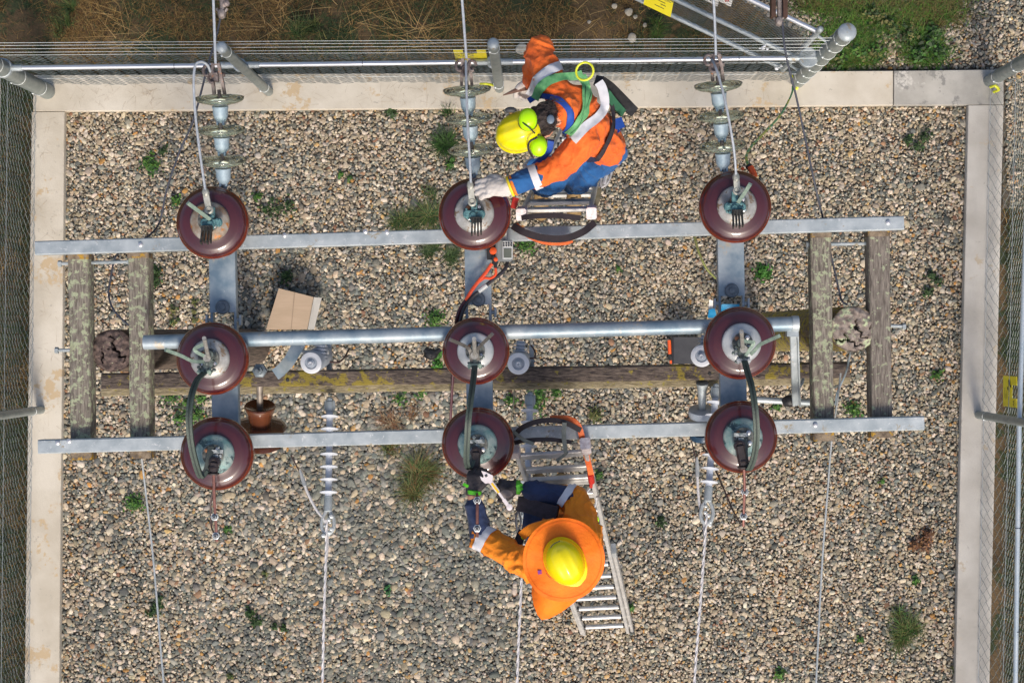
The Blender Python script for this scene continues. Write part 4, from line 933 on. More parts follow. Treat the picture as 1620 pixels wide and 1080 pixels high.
# earth wires
EW = lead([(1254, 137, .12), (1252, 150, .3), (1236, 180, 1.0), (1212, 207, 2.0), (1190, 230, 3.2), (1181, 246, 4.4), (1183, 262, 4.95)], .0085, GREENY, 'green and yellow earth wire from the far right corner post to the right hand insulator', 'earth_wire', 'earth wire')
lead([(1098, 372, 4.3), (1106, 400, 3.5), (1118, 425, 2.5), (1132, 440, 1.6)], .008, mk('faded_olive_wire', (.26, .30, .08), (.33, .36, .12), scale=20, rough=.5), 'faded olive wire hanging under the upper rail left of the right channel', 'earth_wire', 'earth wire')
lead([(1183, 262, 4.97), (1188, 268, 4.98)], .02, BLK, 'black grip at the end of the green and yellow earth wire', 'wire_grip', 'grip')
b = MB(); c = P(1190, 272, 5.0); b.bar(P(1187, 265, 4.98), P(1194, 279, 5.0), .035, .045, .008); b.ball(P(1175, 267, 4.97), .012, 8); o = b.build('test_clamp', ORANGEP, origin=c); tag(o, 'small orange clamp at the rim of the right top insulator', 'clamp')
for i, (pts, l) in enumerate((([(1252, 120, .2), (1257, 124, .16), (1262, 134, .12), (1260, 142, .1)], 'yellow and green bonding loop at the foot of the corner post'), ([(1567, 138, .14), (1574, 136, .2), (1580, 142, .16), (1572, 146, .1)], 'yellow bonding loop at the foot of the far right post'))):
    lead(pts, .013, YELW, l, 'bonding_wire', 'bonding wire', 'bonding loops')
lead([(760, 133, .2), (768, 133, .25), (776, 134, .2), (780, 135, .1)], .012, YELW, 'short yellow green tag wire on the kerb beside the middle fence post', 'bonding_wire', 'bonding wire', 'bonding loops')
# pliers-like brown lever tag
# ------------------------------------------------------------------ test instrument with leads
it = thing('test_instrument', 'grey hand held tester with small screen under the top middle insulator', 'tester', P(798, 396, 4.95))
M_ = P(800, 397, 4.98)
b = MB(); b.bar(M_ + V(-.012, .062, 0), M_ + V(-.012, -.062, 0), .098, .05, .01, up=V(.15, 0, 1)); b.build('housing', GREYP, it)
b = MB(); b.bar(M_ + V(.012, .056, .03), M_ + V(.012, -.05, .03), .062, .012, .006, up=V(.15, 0, 1)); b.build('face_frame', PALEP, it)
b = MB(); b.bar(M_ + V(.012, .012, .037), M_ + V(.012, -.042, .037), .046, .006, .001, up=V(.15, 0, 1)); b.build('screen', mk('olive_lcd', (.10, .11, .09), (.13, .14, .115), scale=10, rough=.25), it)
for i in range(8):
    b = MB(); b.lathe([(.0055, 0), (.0055, .006), (.002, .007)], M_ + V(-.010 + .0145 * (i % 4), .043 - .014 * (i // 4), .036), n=8); b.build('button', BLK, it)
b = MB(); b.bar(M_ + V(-.02, .14, -.01), M_ + V(-.02, .07, -.01), .05, .02, .003); b.build('paper_label', mk('white_label', (.6, .58, .52), (.66, .64, .58), scale=20, rough=.6), it)
b = MB(); b.ball(M_ + V(-.014, .098, .004), .011, 8, (1, 1.4, .4)); b.build('yellow_mark', YELW, it)
b = MB(); b.ball(M_ + V(-.028, .118, .004), .008, 8, (1, 1.4, .4)); b.build('red_mark', REDP, it)
b = MB(); b.box(M_ + V(-.085, -.0, -.02), (.05, .1, .04)); b.build('connector_block', BLK, it)
for (x, y, rr) in ((780, 397, .02), (784, 411, .013)):
    b = MB(); b.lathe([(rr, -.01), (rr * 1.1, .0), (rr, .012), (rr * .4, .016)], P(x, y, 5.0), V(.2, .3, 1), 10); b.build('plug', ORANGEP, it)
b = MB(); b.tube([P(781, 405, 5.0), P(782, 418, 5.0)], .012, 8); b.tube([P(785, 412, 5.0), P(784, 424, 5.0)], .010, 8); b.build('strain_relief', BLK, it)
RED = mk('orange_red_test_lead', (.72, .07, .02), (.78, .10, .03), scale=30, rough=.4)
lead([(778, 417, 5.0), (768, 432, 5.0), (757, 445, 5.0), (746, 460, 5.0), (737, 475, 4.99)], .011, RED, 'thick orange test lead crossing the middle channel', 'test_lead', 'test lead', 'orange test leads')
lead([(784, 424, 5.0), (784, 434, 5.0), (776, 440, 5.0), (766, 440, 5.0), (756, 447, 5.0)], .008, RED, 'thin orange test lead curling below the tester', 'test_lead', 'test lead', 'orange test leads')
BL_ = mk('black_test_lead', (.018, .016, .02), (.035, .03, .035), scale=30, rough=.4)
lead([(803, 413, 4.95), (801, 422, 4.97), (793, 432, 4.98), (780, 442, 4.99), (765, 455, 5.0), (750, 467, 5.0), (740, 478, 5.0), (733, 490, 4.99), (728, 507, 4.98), (722, 530, 4.9)], .011, BL_, 'black test lead with white label sweeping under the centre insulator', 'test_lead', 'test lead', 'dark test leads')
lead([(737, 475, 4.99), (730, 485, 4.98), (724, 500, 4.97), (721, 520, 4.9)], .012, mk('dark_maroon_lead', (.05, .015, .02), (.07, .02, .03), scale=20, rough=.4), 'dark maroon sleeve continuing the orange lead', 'test_lead', 'test lead', 'dark test leads')
b = MB(); b.tube([P(770, 451, 5.0), P(757, 461, 5.0)], .0145, 10); o = b.build('lead_label', PALEP, origin=P(763, 456, 5)); tag(o, 'white wrap label round the black test lead', 'label')

# ------------------------------------------------------------------ things lying in the yard
bx = thing('cardboard_box', 'flat brown cardboard box with pale right side on the gravel behind the pipe', 'box', P(460, 495, 0))
z0, z1 = .01, .30
tp = [P(441, 456, z1), P(496, 470, z1), P(486, 521, z1), P(421, 521, z1)]
b = MB(); lo = [V(p.x, p.y, z0) for p in tp]; lo[1] = P(503, 471, z0 + .1); lo[2] = P(491, 521, z0 + .1)
b.add(tp + lo, [(3, 2, 1, 0), (4, 5, 6, 7), (0, 1, 5, 4), (2, 3, 7, 6), (3, 0, 4, 7)]); b.build('box_top', CARD, bx, smooth=None)
b = MB(); o_ = V(.004, 0, .001); b.add([tp[1] + o_, tp[2] + o_, lo[2] + o_ + V(.03, 0, 0), lo[1] + o_ + V(.03, 0, 0)], [(0, 1, 2, 3)]); b.build('side_panel', CARDW, bx, smooth=None)
b = MB(); q = [tp[0] + (tp[1] - tp[0]) * .44, tp[0] + (tp[1] - tp[0]) * .47, tp[3] + (tp[2] - tp[3]) * .62, tp[3] + (tp[2] - tp[3]) * .6]
b.add([p + V(0, 0, .0015) for p in q], [(0, 1, 2, 3)]); b.build('fold_line', mk('cardboard_crease', (.30, .22, .15), None, rough=.8), bx, smooth=None)
cs = thing('tool_case', 'dark grey case with orange edge on the gravel, left of the right end insulator', 'case', P(1080, 555, 0))
b = MB(); b.box(P(1085, 554, .2), (.265, .235, .28)); b.build('case_body', CASE, cs)
b = MB(); b.bar(P(1058.5, 538, .3), P(1059.5, 560, .3), .028, .05, .008); b.build('orange_side', ORANGEP, cs)
b = MB(); b.bar(P(1060, 562, .3), P(1061, 569, .3), .034, .05, .006); b.build('latch', BLK, cs)
b = MB(); b.bar(P(1061, 570, .3), P(1061.5, 575, .3), .022, .04, .004); b.build('orange_foot', ORANGEP, cs)
bt = thing('blue_bag', 'bright blue bag showing between the channel flanges at the right', 'bag', P(1145, 495, 0))
def cloth(name, pts, mt, parent, th=.01, seed=0, n=8, amp=.03):
    # pts: four corners
    b = MB(); a_, b_, c_, d_ = [Vector(p) for p in pts]; vs = []
    for s_ in (0, 1):
        for i in range(n + 1):
            for j in range(n + 1):
                u, v = i / n, j / n; p = a_ * (1 - u) * (1 - v) + b_ * u * (1 - v) + c_ * u * v + d_ * (1 - u) * v
                p = p + V(0, 0, amp * noise.noise(Vector((p.x * 9 + seed, p.y * 9, seed))) - s_ * th); vs.append(p)
    m = (n + 1) ** 2; fs = []
    for i in range(n):
        for j in range(n):
            q = (i * (n + 1) + j, (i + 1) * (n + 1) + j, (i + 1) * (n + 1) + j + 1, i * (n + 1) + j + 1); fs.append(q); fs.append(tuple(m + k for k in q[::-1]))
    b.add(vs, fs); return b.build(name, mt, parent, 60)
cloth('bag_body', [P(1143, 481, .35), P(1170, 481, .35), P(1172, 510, .3), P(1140, 510, .3)], BLUET, bt, .2, 1)
cloth('bag_flap', [P(1121, 490, .3), P(1131, 487, .3), P(1134, 502, .3), P(1120, 503, .3)], BLUET, bt, .03, 5)
cloth('bag_lining', [P(1122, 474, .28), P(1131, 476, .28), P(1133, 488, .28), P(1121, 489, .28)], WSIGN, bt, .02, 9)

# ------------------------------------------------------------------ ladders
def ladder(name, lab, b0, t0, wb, wt, zt, spacing, strapdir, seed, z_first=.25, orange=None, treads=()):
    """b0/t0: centres of foot and head"""
    t = thing(name, lab, 'ladder', (b0.x, b0.y, 0), 'aluminium ladders')
    ax = (t0 - b0).normalized(); L_ = (t0 - b0).length
    side = (P(100, 0, 0) - P(0, 3, 0)).normalized(); side = (side - ax * side.dot(ax)).normalized(); nrm = side.cross(ax).normalized()
    if nrm.z < 0: nrm = -nrm
    def at(s_, u, k=0): return b0 + ax * s_ + side * u + nrm * k
    for sg in (-1, 1):
        b = MB(); b.bar(at(0, sg * wb / 2), at(L_ * .52, sg * wb / 2, .0), .026, .066, .004, up=nrm); b.build('stile', ALU, t)
        b = MB(); b.bar(at(L_ * .03, sg * (wb / 2 - .032), .045), at(L_, sg * (wt / 2 - .01), .045), .026, .062, .004, up=nrm); b.build('stile', ALU, t)
        b = MB(); b.box(at(.0, sg * wb / 2), (.045, .06, .05)); b.build('rubber_foot', BLK, t)
        b = MB(); b.bar(at(L_ * .50, sg * wb / 2), at(L_ * .525, sg * wb / 2), .036, .075, .006, up=nrm); b.build('stile_guide', CAPWHITE, t)
    n1 = int(L_ * .5 / spacing)
    for k in range(n1):
        s_ = .18 + k * spacing; b = MB(); b.tube([at(s_, -wb / 2 + .012), at(s_, wb / 2 - .012)], .0185, 12); b.build('rung', ALU, t)
    n2 = int((L_ - .35) / spacing)
    for k in range(n2):
        s_ = .18 + spacing * .5 + k * spacing; wd = wb - .064 + (wt - wb + .04) * (s_ / L_)
        b = MB()
        if s_ > L_ - 1.25: b.bar(at(s_, -wd / 2, .045), at(s_, wd / 2, .045), .072, .03, .005, up=nrm)
        else: b.tube([at(s_, -wd / 2, .045), at(s_, wd / 2, .045)], .0185, 12)
        b.build('rung', ALU, t)
        if s_ < L_ * .55:
            for sg in (-1, 1):
                b = MB(); b.tube([at(s_, sg * (wd / 2 - .03), .045), at(s_, sg * wd / 2, .045)], .021, 10); b.build('rung_collar', BLK, t)
    for k in range(4):
        s_ = L_ - .12 - .28 * k
        b = MB(); b.bar(at(s_, -wt / 2 + .03, .05), at(s_, wt / 2 - .03, .05), .080, .022, .004, up=nrm); b.build('rung', ALU, t)
    for sg in (-1, 1):
        b = MB(); b.bar(at(L_ - .05, sg * (wt / 2 - .005), .05), at(L_ + .05, sg * (wt / 2 - .005), .05), .06, .07, .008, up=nrm); b.build('end_cap', mk('pinkish_scuffed_alloy', (.50, .42, .42), (.72, .66, .66), scale=60, rough=.5, metal=.2) if 'pinkish_scuffed_alloy' not in bpy.data.materials else bpy.data.materials['pinkish_scuffed_alloy'], t)
    return t, at, L_
# lower ladder, leaning on the near rail
lb0, lt0 = P(960, 996, .02), P(870, 696, 4.90)
lad1, lat, LL = ladder('ladder', 'aluminium extension ladder under the lower worker, foot on the gravel', lb0, lt0, .45, .43, 4.9, .36, 1, 1)
def strap(parent, pts, w_, h_, mt, name='rubber_strap', up=V(0, 0, 1)):
    b = MB(); sweep(b, smoothpath([P(*q) for q in pts], 8), w_, h_, up); return b.build(name, mt, parent, 40)
strap(lad1, [(812, 690, 4.96), (828, 675, 5.0), (858, 665, 5.02), (890, 667, 5.0), (918, 680, 4.97)], .030, .030, STRAPB)
strap(lad1, [(814, 700, 4.97), (835, 696, 5.0), (870, 695, 5.0), (903, 699, 4.97)], .024, .024, STRAPB)
strap(lad1, [(870, 662, 4.95), (897, 662, 4.96), (914, 672, 4.97), (923, 700, 4.9), (929, 725, 4.75), (935, 750, 4.6)], .034, .034, ORP, 'orange_sleeve')
b = MB(); b.tube([P(934, 749, 4.62), P(936, 762, 4.55)], .02, 10); b.tube([P(935, 762, 4.55), P(935, 770, 4.52)], .011, 8); b.build('red_buckle', REDP, lad1)
b = MB(); b.tube(smoothpath([P(933, 772, 4.5), P(926, 782, 4.5), P(930, 795, 4.45), P(942, 800, 4.45), P(945, 785, 4.5)], 5), .009, 8); b.build('karabiner', SILV, lad1)
strap(lad1, [(893, 668, 5.03), (892, 690, 5.02), (895, 715, 5.0)], .026, .012, mk('olive_grey_webbing', (.17, .18, .15), (.24, .25, .21), scale=40, rough=.8), 'webbing')
strap(lad1, [(812, 682, 4.99), (828, 695, 5.03), (844, 702, 5.03)], .02, .01, bpy.data.materials['olive_grey_webbing'], 'webbing')
strap(lad1, [(897, 715, 5.0), (890, 722, 4.98), (880, 728, 4.97)], .018, .01, bpy.data.materials['olive_grey_webbing'], 'webbing')
# upper ladder, leaning on the far rail
ub0, ut0 = P(930, 198, .02), P(881, 350, 4.97)
lad2, uat, UL = ladder('ladder', 'aluminium ladder under the upper worker, black strap bowing round the far rail', ub0, ut0, .43, .42, 4.9, .36, -1, 2)
strap(lad2, [(826, 345, 5.0), (845, 342, 5.02), (880, 341, 5.02), (918, 345, 5.0)], .03, .03, STRAPB)
strap(lad2, [(812, 358, 4.98), (830, 368, 5.0), (862, 377, 5.0), (895, 377, 5.0), (922, 367, 5.0), (940, 353, 4.98)], .040, .038, STRAPB)
strap(lad2, [(816, 357, 4.93), (835, 371, 4.95), (862, 382, 4.95), (892, 383, 4.95), (905, 379, 4.95)], .036, .03, ORP, 'orange_sleeve')
strap(lad2, [(940, 352, 4.98), (942, 330, 4.96), (946, 312, 4.95), (949, 298, 4.94)], .026, .016, mk('olive_brown_sling', (.10, .09, .05), (.16, .14, .09), scale=30, rough=.7), 'sling')
b = MB(); b.tube(smoothpath([P(950, 296, 4.95), P(952, 275, 4.95), P(958, 255, 4.95), P(966, 252, 4.95), P(968, 270, 4.95), P(961, 290, 4.95), P(951, 297, 4.95)], 6), .008, 8); b.tube([P(955, 292, 4.95), P(962, 268, 4.96)], .014, 8); b.build('karabiner', mk('scuffed_alloy_hook', (.34, .33, .32), (.55, .53, .52), scale=40, rough=.4, metal=.5), lad2)
b = MB(); b.bar(P(812, 330, 4.95), P(816, 313, 4.95), .036, .03, .004); b.build('red_tag', REDP, lad2)

# ------------------------------------------------------------------ plants
def tinted(name, vs, fs, cols, lab=None, cat=None, group=None, kind=None, origin=(0, 0, 0), mt=None):
    o0 = np.array(origin); me = bpy.data.meshes.new(name); me.from_pydata((np.array(vs) - o0).tolist(), [], fs)
    a_ = me.attributes.new('tint', 'FLOAT_COLOR', 'POINT'); c = np.ones((len(vs), 4), np.float32); c[:, :3] = cols; a_.data.foreach_set('color', c.ravel())
    me.materials.append(mt or LEAFM); me.shade_smooth(); o = bpy.data.objects.new(name, me); COL.objects.link(o); o.location = origin
    return tag(o, lab, cat, group, kind)
def blades(pts, hts, leans, wid, cols, seg=3, curl=.6):
    """numpy grass: pts (n,3)"""
    n = len(pts); az = RN.uniform(0, 2 * np.pi, n); d = np.stack([np.cos(az), np.sin(az), np.zeros(n)], -1)
    if leans.ndim == 2: d = leans; ln = np.linalg.norm(d, axis=1); d = d / ln[:, None]; lv = ln
    else: lv = leans
    s = np.stack([-d[:, 1], d[:, 0], np.zeros(n)], -1); V_ = []; 
    for k in range(seg + 1):
        f = k / seg; c = pts + d * (lv * f ** 1.4)[:, None] + np.array([0, 0, 1]) * (hts * (f - curl * f * f * .5))[:, None]
        w_ = (wid * (1 - f * .92))[:, None]
        V_ += [c - s * w_, c + s * w_]
    A = np.stack(V_, 1).reshape(-1, 3); m = 2 * (seg + 1)
    base = np.arange(n) * m; F = []
    for k in range(seg): F.append(np.stack([base + 2 * k, base + 2 * k + 1, base + 2 * k + 3, base + 2 * k + 2], -1))
    F = np.concatenate(F).tolist(); C = np.repeat(cols, m, 0)
    return A, F, C
def tuft(px, py, rad, n, pal, lab, group='weeds in the gravel', h=.16, flat=1.0):
    c = P(px, py, 0); r = rad / 176.0; cols = np.array(pal)[RN.integers(0, len(pal), n)] * RN.uniform(.7, 1.2, (n, 1))
    n = int(n * 1.25); ns = 5; sc_ = RN.normal(0, .32 * r, (ns, 2)); bi = RN.choice(ns, n, p=[.4, .25, .15, .12, .08]); bias = RN.uniform(0, 6.28, ns)
    cols = np.array(pal)[RN.integers(0, len(pal), n)] * RN.uniform(.6, 1.25, (n, 1))
    az = bias[bi] + RN.normal(0, 1.5, n); ln = r * RN.uniform(.15, .62, n) * np.array([1.25, 1, .8, .7, .5])[bi]; d = np.stack([np.cos(az) * ln, np.sin(az) * ln, 0 * az], -1)
    base = np.array([c.x, c.y, 0.01]) + np.concatenate([sc_[bi], np.zeros((n, 1))], 1) + RN.normal(0, .09 * r, (n, 3)) * [1, 1, 0]
    A, F, C = blades(base, h * RN.uniform(.5, 1.1, n), d, np.full(n, .0035), cols)
    tinted('grass_tuft', A, F, C, lab, 'grass tuft', group, origin=(c.x, c.y, 0))
def leafy(px, py, rad, n, pal, lab, shape=None, cat='weed', name='weed', group='weeds in the gravel', ls=.0135, hgt=.06):
    c = P(px, py, 0); r = rad / 176.0; vs = []; fs = []; cs = []
    subs = shape or [(0, 0, 1)]
    n = int(n * 1.3)
    for i in range(n):
        sx, sy, sr = subs[R.randrange(len(subs))]
        q = abs(R.gauss(0, .5)); q = min(q, 1.15); an = R.uniform(0, 6.28)
        p = V(c.x + (sx + math.cos(an) * q * sr) * r, c.y + (-sy + math.sin(an) * q * sr) * r, .012 + hgt * R.random() * (1.1 - q * .7))
        m = Matrix.Rotation(R.uniform(0, 6.28), 3, 'Z') @ Matrix.Rotation(R.uniform(-.8, .8), 3, 'X') @ Matrix.Rotation(R.uniform(-.6, .6), 3, 'Y')
        l = ls * R.uniform(.6, 1.4); b_ = len(vs)
        for x, y, z in ((-1, 0, 0), (-.2, -.6, .15), (.9, -.35, -.05), (1.25, 0, -.2), (.9, .35, -.05), (-.2, .6, .15)): vs.append(tuple(p + m @ V(x * l, y * l, z * l)))
        fs.append(tuple(range(b_, b_ + 6))); col = np.array(pal[R.randrange(len(pal))]) * R.uniform(.65, 1.25); cs += [col] * 6
    # runners
    for k in range(max(3, n // 40)):
        an = R.uniform(0, 6.28); q = R.uniform(.4, 1) * r; d = V(math.cos(an), math.sin(an), 0); s_ = V(-d.y, d.x, 0) * .0015; b_ = len(vs)
        for f in (0, .5, 1):
            pp = V(c.x, c.y, .015) + d * q * f + V(0, 0, .02 * f * (1 - f)); vs += [tuple(pp - s_), tuple(pp + s_)]; cs += [np.array(pal[0]) * .8] * 2
        fs += [(b_, b_ + 1, b_ + 3, b_ + 2), (b_ + 2, b_ + 3, b_ + 5, b_ + 4)]
    tinted(name, vs, fs, np.array(cs), lab, cat, group, origin=(c.x, c.y, 0))
GR = [(.035, .11, .014), (.055, .15, .018), (.025, .075, .012), (.08, .17, .02)]
GD = [(.025, .06, .012), (.04, .085, .016), (.018, .04, .01)]
OL = [(.12, .13, .03), (.17, .15, .05), (.08, .10, .025), (.05, .09, .02)]
BR = [(.20, .085, .03), (.14, .06, .03), (.26, .13, .05), (.09, .045, .03)]
W = [(240, 262, 19, 150, GR, 'small green weed near the far left corner of the gravel', None), (259, 240, 9, 40, GD, 'tiny dark weed just above the green one near the far left corner', None),
 (279, 318, 11, 60, GR, 'small weed touching the rim of the rusty capped insulator', None), (440, 330, 24, 130, GD, 'sparse spreading weed right of the rusty capped insulator', [(0, 0, 1), (-.8, .1, .5), (.7, -.2, .5)]), (408, 312, 9, 40, GR, 'little weed beside the right rim of the rusty capped insulator', None),
 (548, 280, 12, 36, GR, 'light green seedling alone on the gravel between left and middle strings', [(-.6, -.2, .5), (.5, .3, .5)]), (618, 176, 12, 120, GD, 'dense round weed against the far kerb', None),
 (712, 262, 10, 70, GR, 'small weed below the grass tuft beside the middle string', [(0, 0, .7), (.3, -.8, .5)]), (453, 437, 13, 90, GD, 'dark round weed above the cardboard box', None), (247, 438, 17, 170, GD, 'dark green weed against the second timber from the left', [(0, -.5, .6), (-.1, .5, .6)]),
 (275, 500, 15, 60, OL, 'sparse olive weed between the second timber and left channel', [(0, -.6, .5), (.1, .6, .5)]), (308, 500, 12, 45, OL, 'sparse olive weed just left of the left channel', [(0, -.6, .4), (0, .6, .4)]), (688, 505, 18, 130, GR, 'green weed just above the pipe left of the centre', None), (693, 570, 14, 130, [(.05, .19, .015), (.04, .14, .015)], 'bright green weed left of the centre insulator', [(0, -.6, .6), (0, .6, .7)]),
 (1207, 432, 16, 170, [(.05, .19, .015), (.04, .14, .015)], 'bright green bushy weed right of the right channel', None), (1452, 220, 27, 170, GD, 'dark leafy weed below the far kerb at the right', [(.35, -.1, .6), (-.6, .1, .3), (-.1, .5, .35)]), (1474, 440, 15, 100, GD, 'weed right of the rightmost timber, upper of a pair', [(-.2, -.3, .6), (.6, .3, .5)]), (1466, 463, 10, 60, GD, 'weed right of the rightmost timber, lower of a pair', None),
 (1481, 593, 11, 70, GR, 'small weed near the right kerb beside the yellow sign', None), (1350, 648, 17, 110, GR, 'green weed between the two right timbers at the lower rail', None), (1046, 828, 11, 70, GD, 'dark weed alone right of the lower ladder', [(0, 0, .8), (-.1, -.8, .4)]), (612, 933, 9, 50, [(.03, .16, .04), (.025, .11, .03)], 'slim bright green weed in the grey stones of the near half', [(0, -.6, .5), (.3, .3, .6)]),
 (402, 976, 15, 120, GD, 'dark weed in the near left gravel, larger of a pair', [(-.4, -.5, .6), (.4, .4, .7)]), (443, 990, 12, 60, GD, 'dark weed in the near left gravel, smaller of a pair', [(-.7, 0, .5), (.6, .1, .5)]), (248, 958, 18, 160, GD, 'dark weed under the left stay wire', [(.3, -.7, .35), (.1, 0, .6), (-.3, .5, .6)]), (213, 797, 17, 130, GR, 'green weed left of the left stay wire', None),
 (290, 640, 36, 280, GR, 'creeping green weed between the second timber and the left channel', [(-.5, -.3, .5), (.3, 0, .5), (-.2, .6, .4), (.8, -.3, .4), (.6, .5, .4)]), (648, 630, 24, 90, GR, 'sparse creeping weed just below the mossy timber', [(-.6, 0, .6), (.8, -.3, .4)]), (862, 628, 30, 260, GR, 'leafy mat just below the timber above the lower ladder', [(-.3, -.1, .6), (.6, -.3, .4), (-.5, .5, .6)]), (808, 632, 12, 90, GR, 'leafy weed left of the leafy mat above the lower ladder', None),
 (941, 655, 13, 90, OL, 'dry brownish weed right of the orange ladder sleeve', None), (832, 388, 17, 150, GR, 'green weed right of the tester', None), (946, 752, 9, 50, GR, 'small weed beside the red buckle of the lower ladder', None), (1228, 643, 9, 50, GR, 'tiny weed beside the hanging lever', None), (1447, 916, 8, 40, GR, 'tiny weed between the brown weed and the straggling grass', None), (1232, 1065, 11, 70, GR, 'small weed at the near edge between the white line and stay wire', None), (998, 960, 8, 40, GR, 'tiny weed touching the foot of the lower ladder', None), (1360, 1010, 8, 30, GR, 'tiny sparse weed in the near right gravel', None), (308, 478, 6, 16, OL, 'tiny olive seedling above the left pipe end', None), (360, 836, 8, 30, GR, 'tiny weed beside the left copper rod', None), (865, 320, 7, 26, GR, 'tiny weed shadowed by the upper ladder', None), (978, 425, 6, 20, GR, 'single seedling in the open gravel right of centre', None), (420, 905, 8, 24, OL, 'faint olive seedling in the near left gravel', None), (366, 1068, 7, 24, OL, 'faint seedling at the near edge on the left', None), (1395, 760, 6, 16, GR, 'single seedling below the two right timbers', None)]
for px, py, rad, n, pal, lab, shp in W: leafy(px, py, rad, n, pal, lab, shp)
leafy(1457, 858, 24, 320, BR, 'rust brown dead weed near the right kerb', [(-.5, .1, .4), (.1, .2, .5), (.4, -.6, .4), (.2, 0, .5)])
tuft(703, 218, 48, 520, GD + GR[:2], 'dark green grass tuft beside the middle glass string')
tuft(676, 338, 56, 620, OL + GD + GR[:1], 'loose grassy patch left of the top middle insulator', h=.08)
tuft(682, 392, 36, 380, GD + OL[2:], 'low dark grass below the far rail left of the middle channel', h=.06)
tuft(652, 735, 66, 800, OL + GR[:1] + BR[:1] + [(.10, .10, .03)], 'large olive and brown grass tuft below the lower rail')
tuft(640, 668, 42, 160, BR[1:3] + [(.25, .19, .11)], 'thin dry stalks above the lower rail left of the centre', h=.08)
tuft(1430, 985, 52, 520, OL + GR[:2], 'straggling olive grass near the near right kerb')
tuft(1508, 1062, 12, 80, OL, 'short grass against the right kerb at the near edge', h=.06)
tuft(76, 200, 30, 200, [(.33, .24, .12), (.25, .17, .08)], 'dry straw lying on the far left kerb corner', 'dry straw on the kerb', h=.03)
tuft(75, 165, 22, 100, [(.33, .22, .08), (.25, .17, .08)], 'dry straw at the foot of the far left corner post', 'dry straw on the kerb', h=.04)
leafy(300, 138, 10, 36, [(.22, .22, .02), (.12, .15, .02)], 'yellow green sprig on the far kerb by the left string', name='weed', group='sprigs on the far kerb')
leafy(322, 150, 9, 30, BR, 'brown sprig on the far kerb under the left string clamp', name='weed', group='sprigs on the far kerb')
leafy(1483, 126, 15, 120, GR, 'green creeper tip hanging over the far kerb at the right', [(-.2, -.8, .5), (.1, 0, .5), (-.2, .7, .5)], group='sprigs on the far kerb')
leafy(1340, 118, 9, 24, OL, 'thin green sprig on the kerb right of the corner post', name='weed', group='sprigs on the far kerb')
leafy(1092, 137, 6, 14, [(.35, .33, .02)], 'tiny yellow sprig on the far kerb left of the right string', name='weed', group='sprigs on the far kerb')
n = 420; xs = RN.uniform(110, 1510, n); ys = RN.uniform(185, 1075, n); pts = np.array([list(P(x, y, .018)) for x, y in zip(xs, ys)])
A, F, C = blades(pts, np.full(n, .008), RN.uniform(.03, .11, n), np.full(n, .0012), np.array([(.36, .27, .16), (.22, .14, .08), (.14, .09, .05)])[RN.integers(0, 3, n)], 3, 1.0)
tinted('leaf_litter', A, F, C, 'dry stem bits lying loose on the gravel', kind='stuff')
# dry threads on the kerb
A = []; n = 260; xs = RN.uniform(110, 1240, n); xs[:90] = RN.uniform(600, 1000, 90); xs[90:150] = RN.uniform(150, 450, 60); ys = RN.uniform(136, 165, n)
pts = np.array([list(P(x, y, .079)) for x, y in zip(xs, ys)])
pts2 = np.array([list(P(x, y, .079)) for x, y in zip(RN.uniform(62, 90, 60), RN.uniform(180, 700, 60))]); pts = np.concatenate([pts, pts2]); n = len(pts)
c_ = np.array([(.30, .20, .10), (.22, .14, .07), (.36, .25, .14)])[RN.integers(0, 3, n)]
A, F, C = blades(pts, np.full(n, .008), RN.uniform(.04, .16, n), np.full(n, .0008), c_, 3, 1.0)
tinted('dry_straw', A, F, C, 'thin dry stems strewn over the far and left kerbs', kind='stuff')
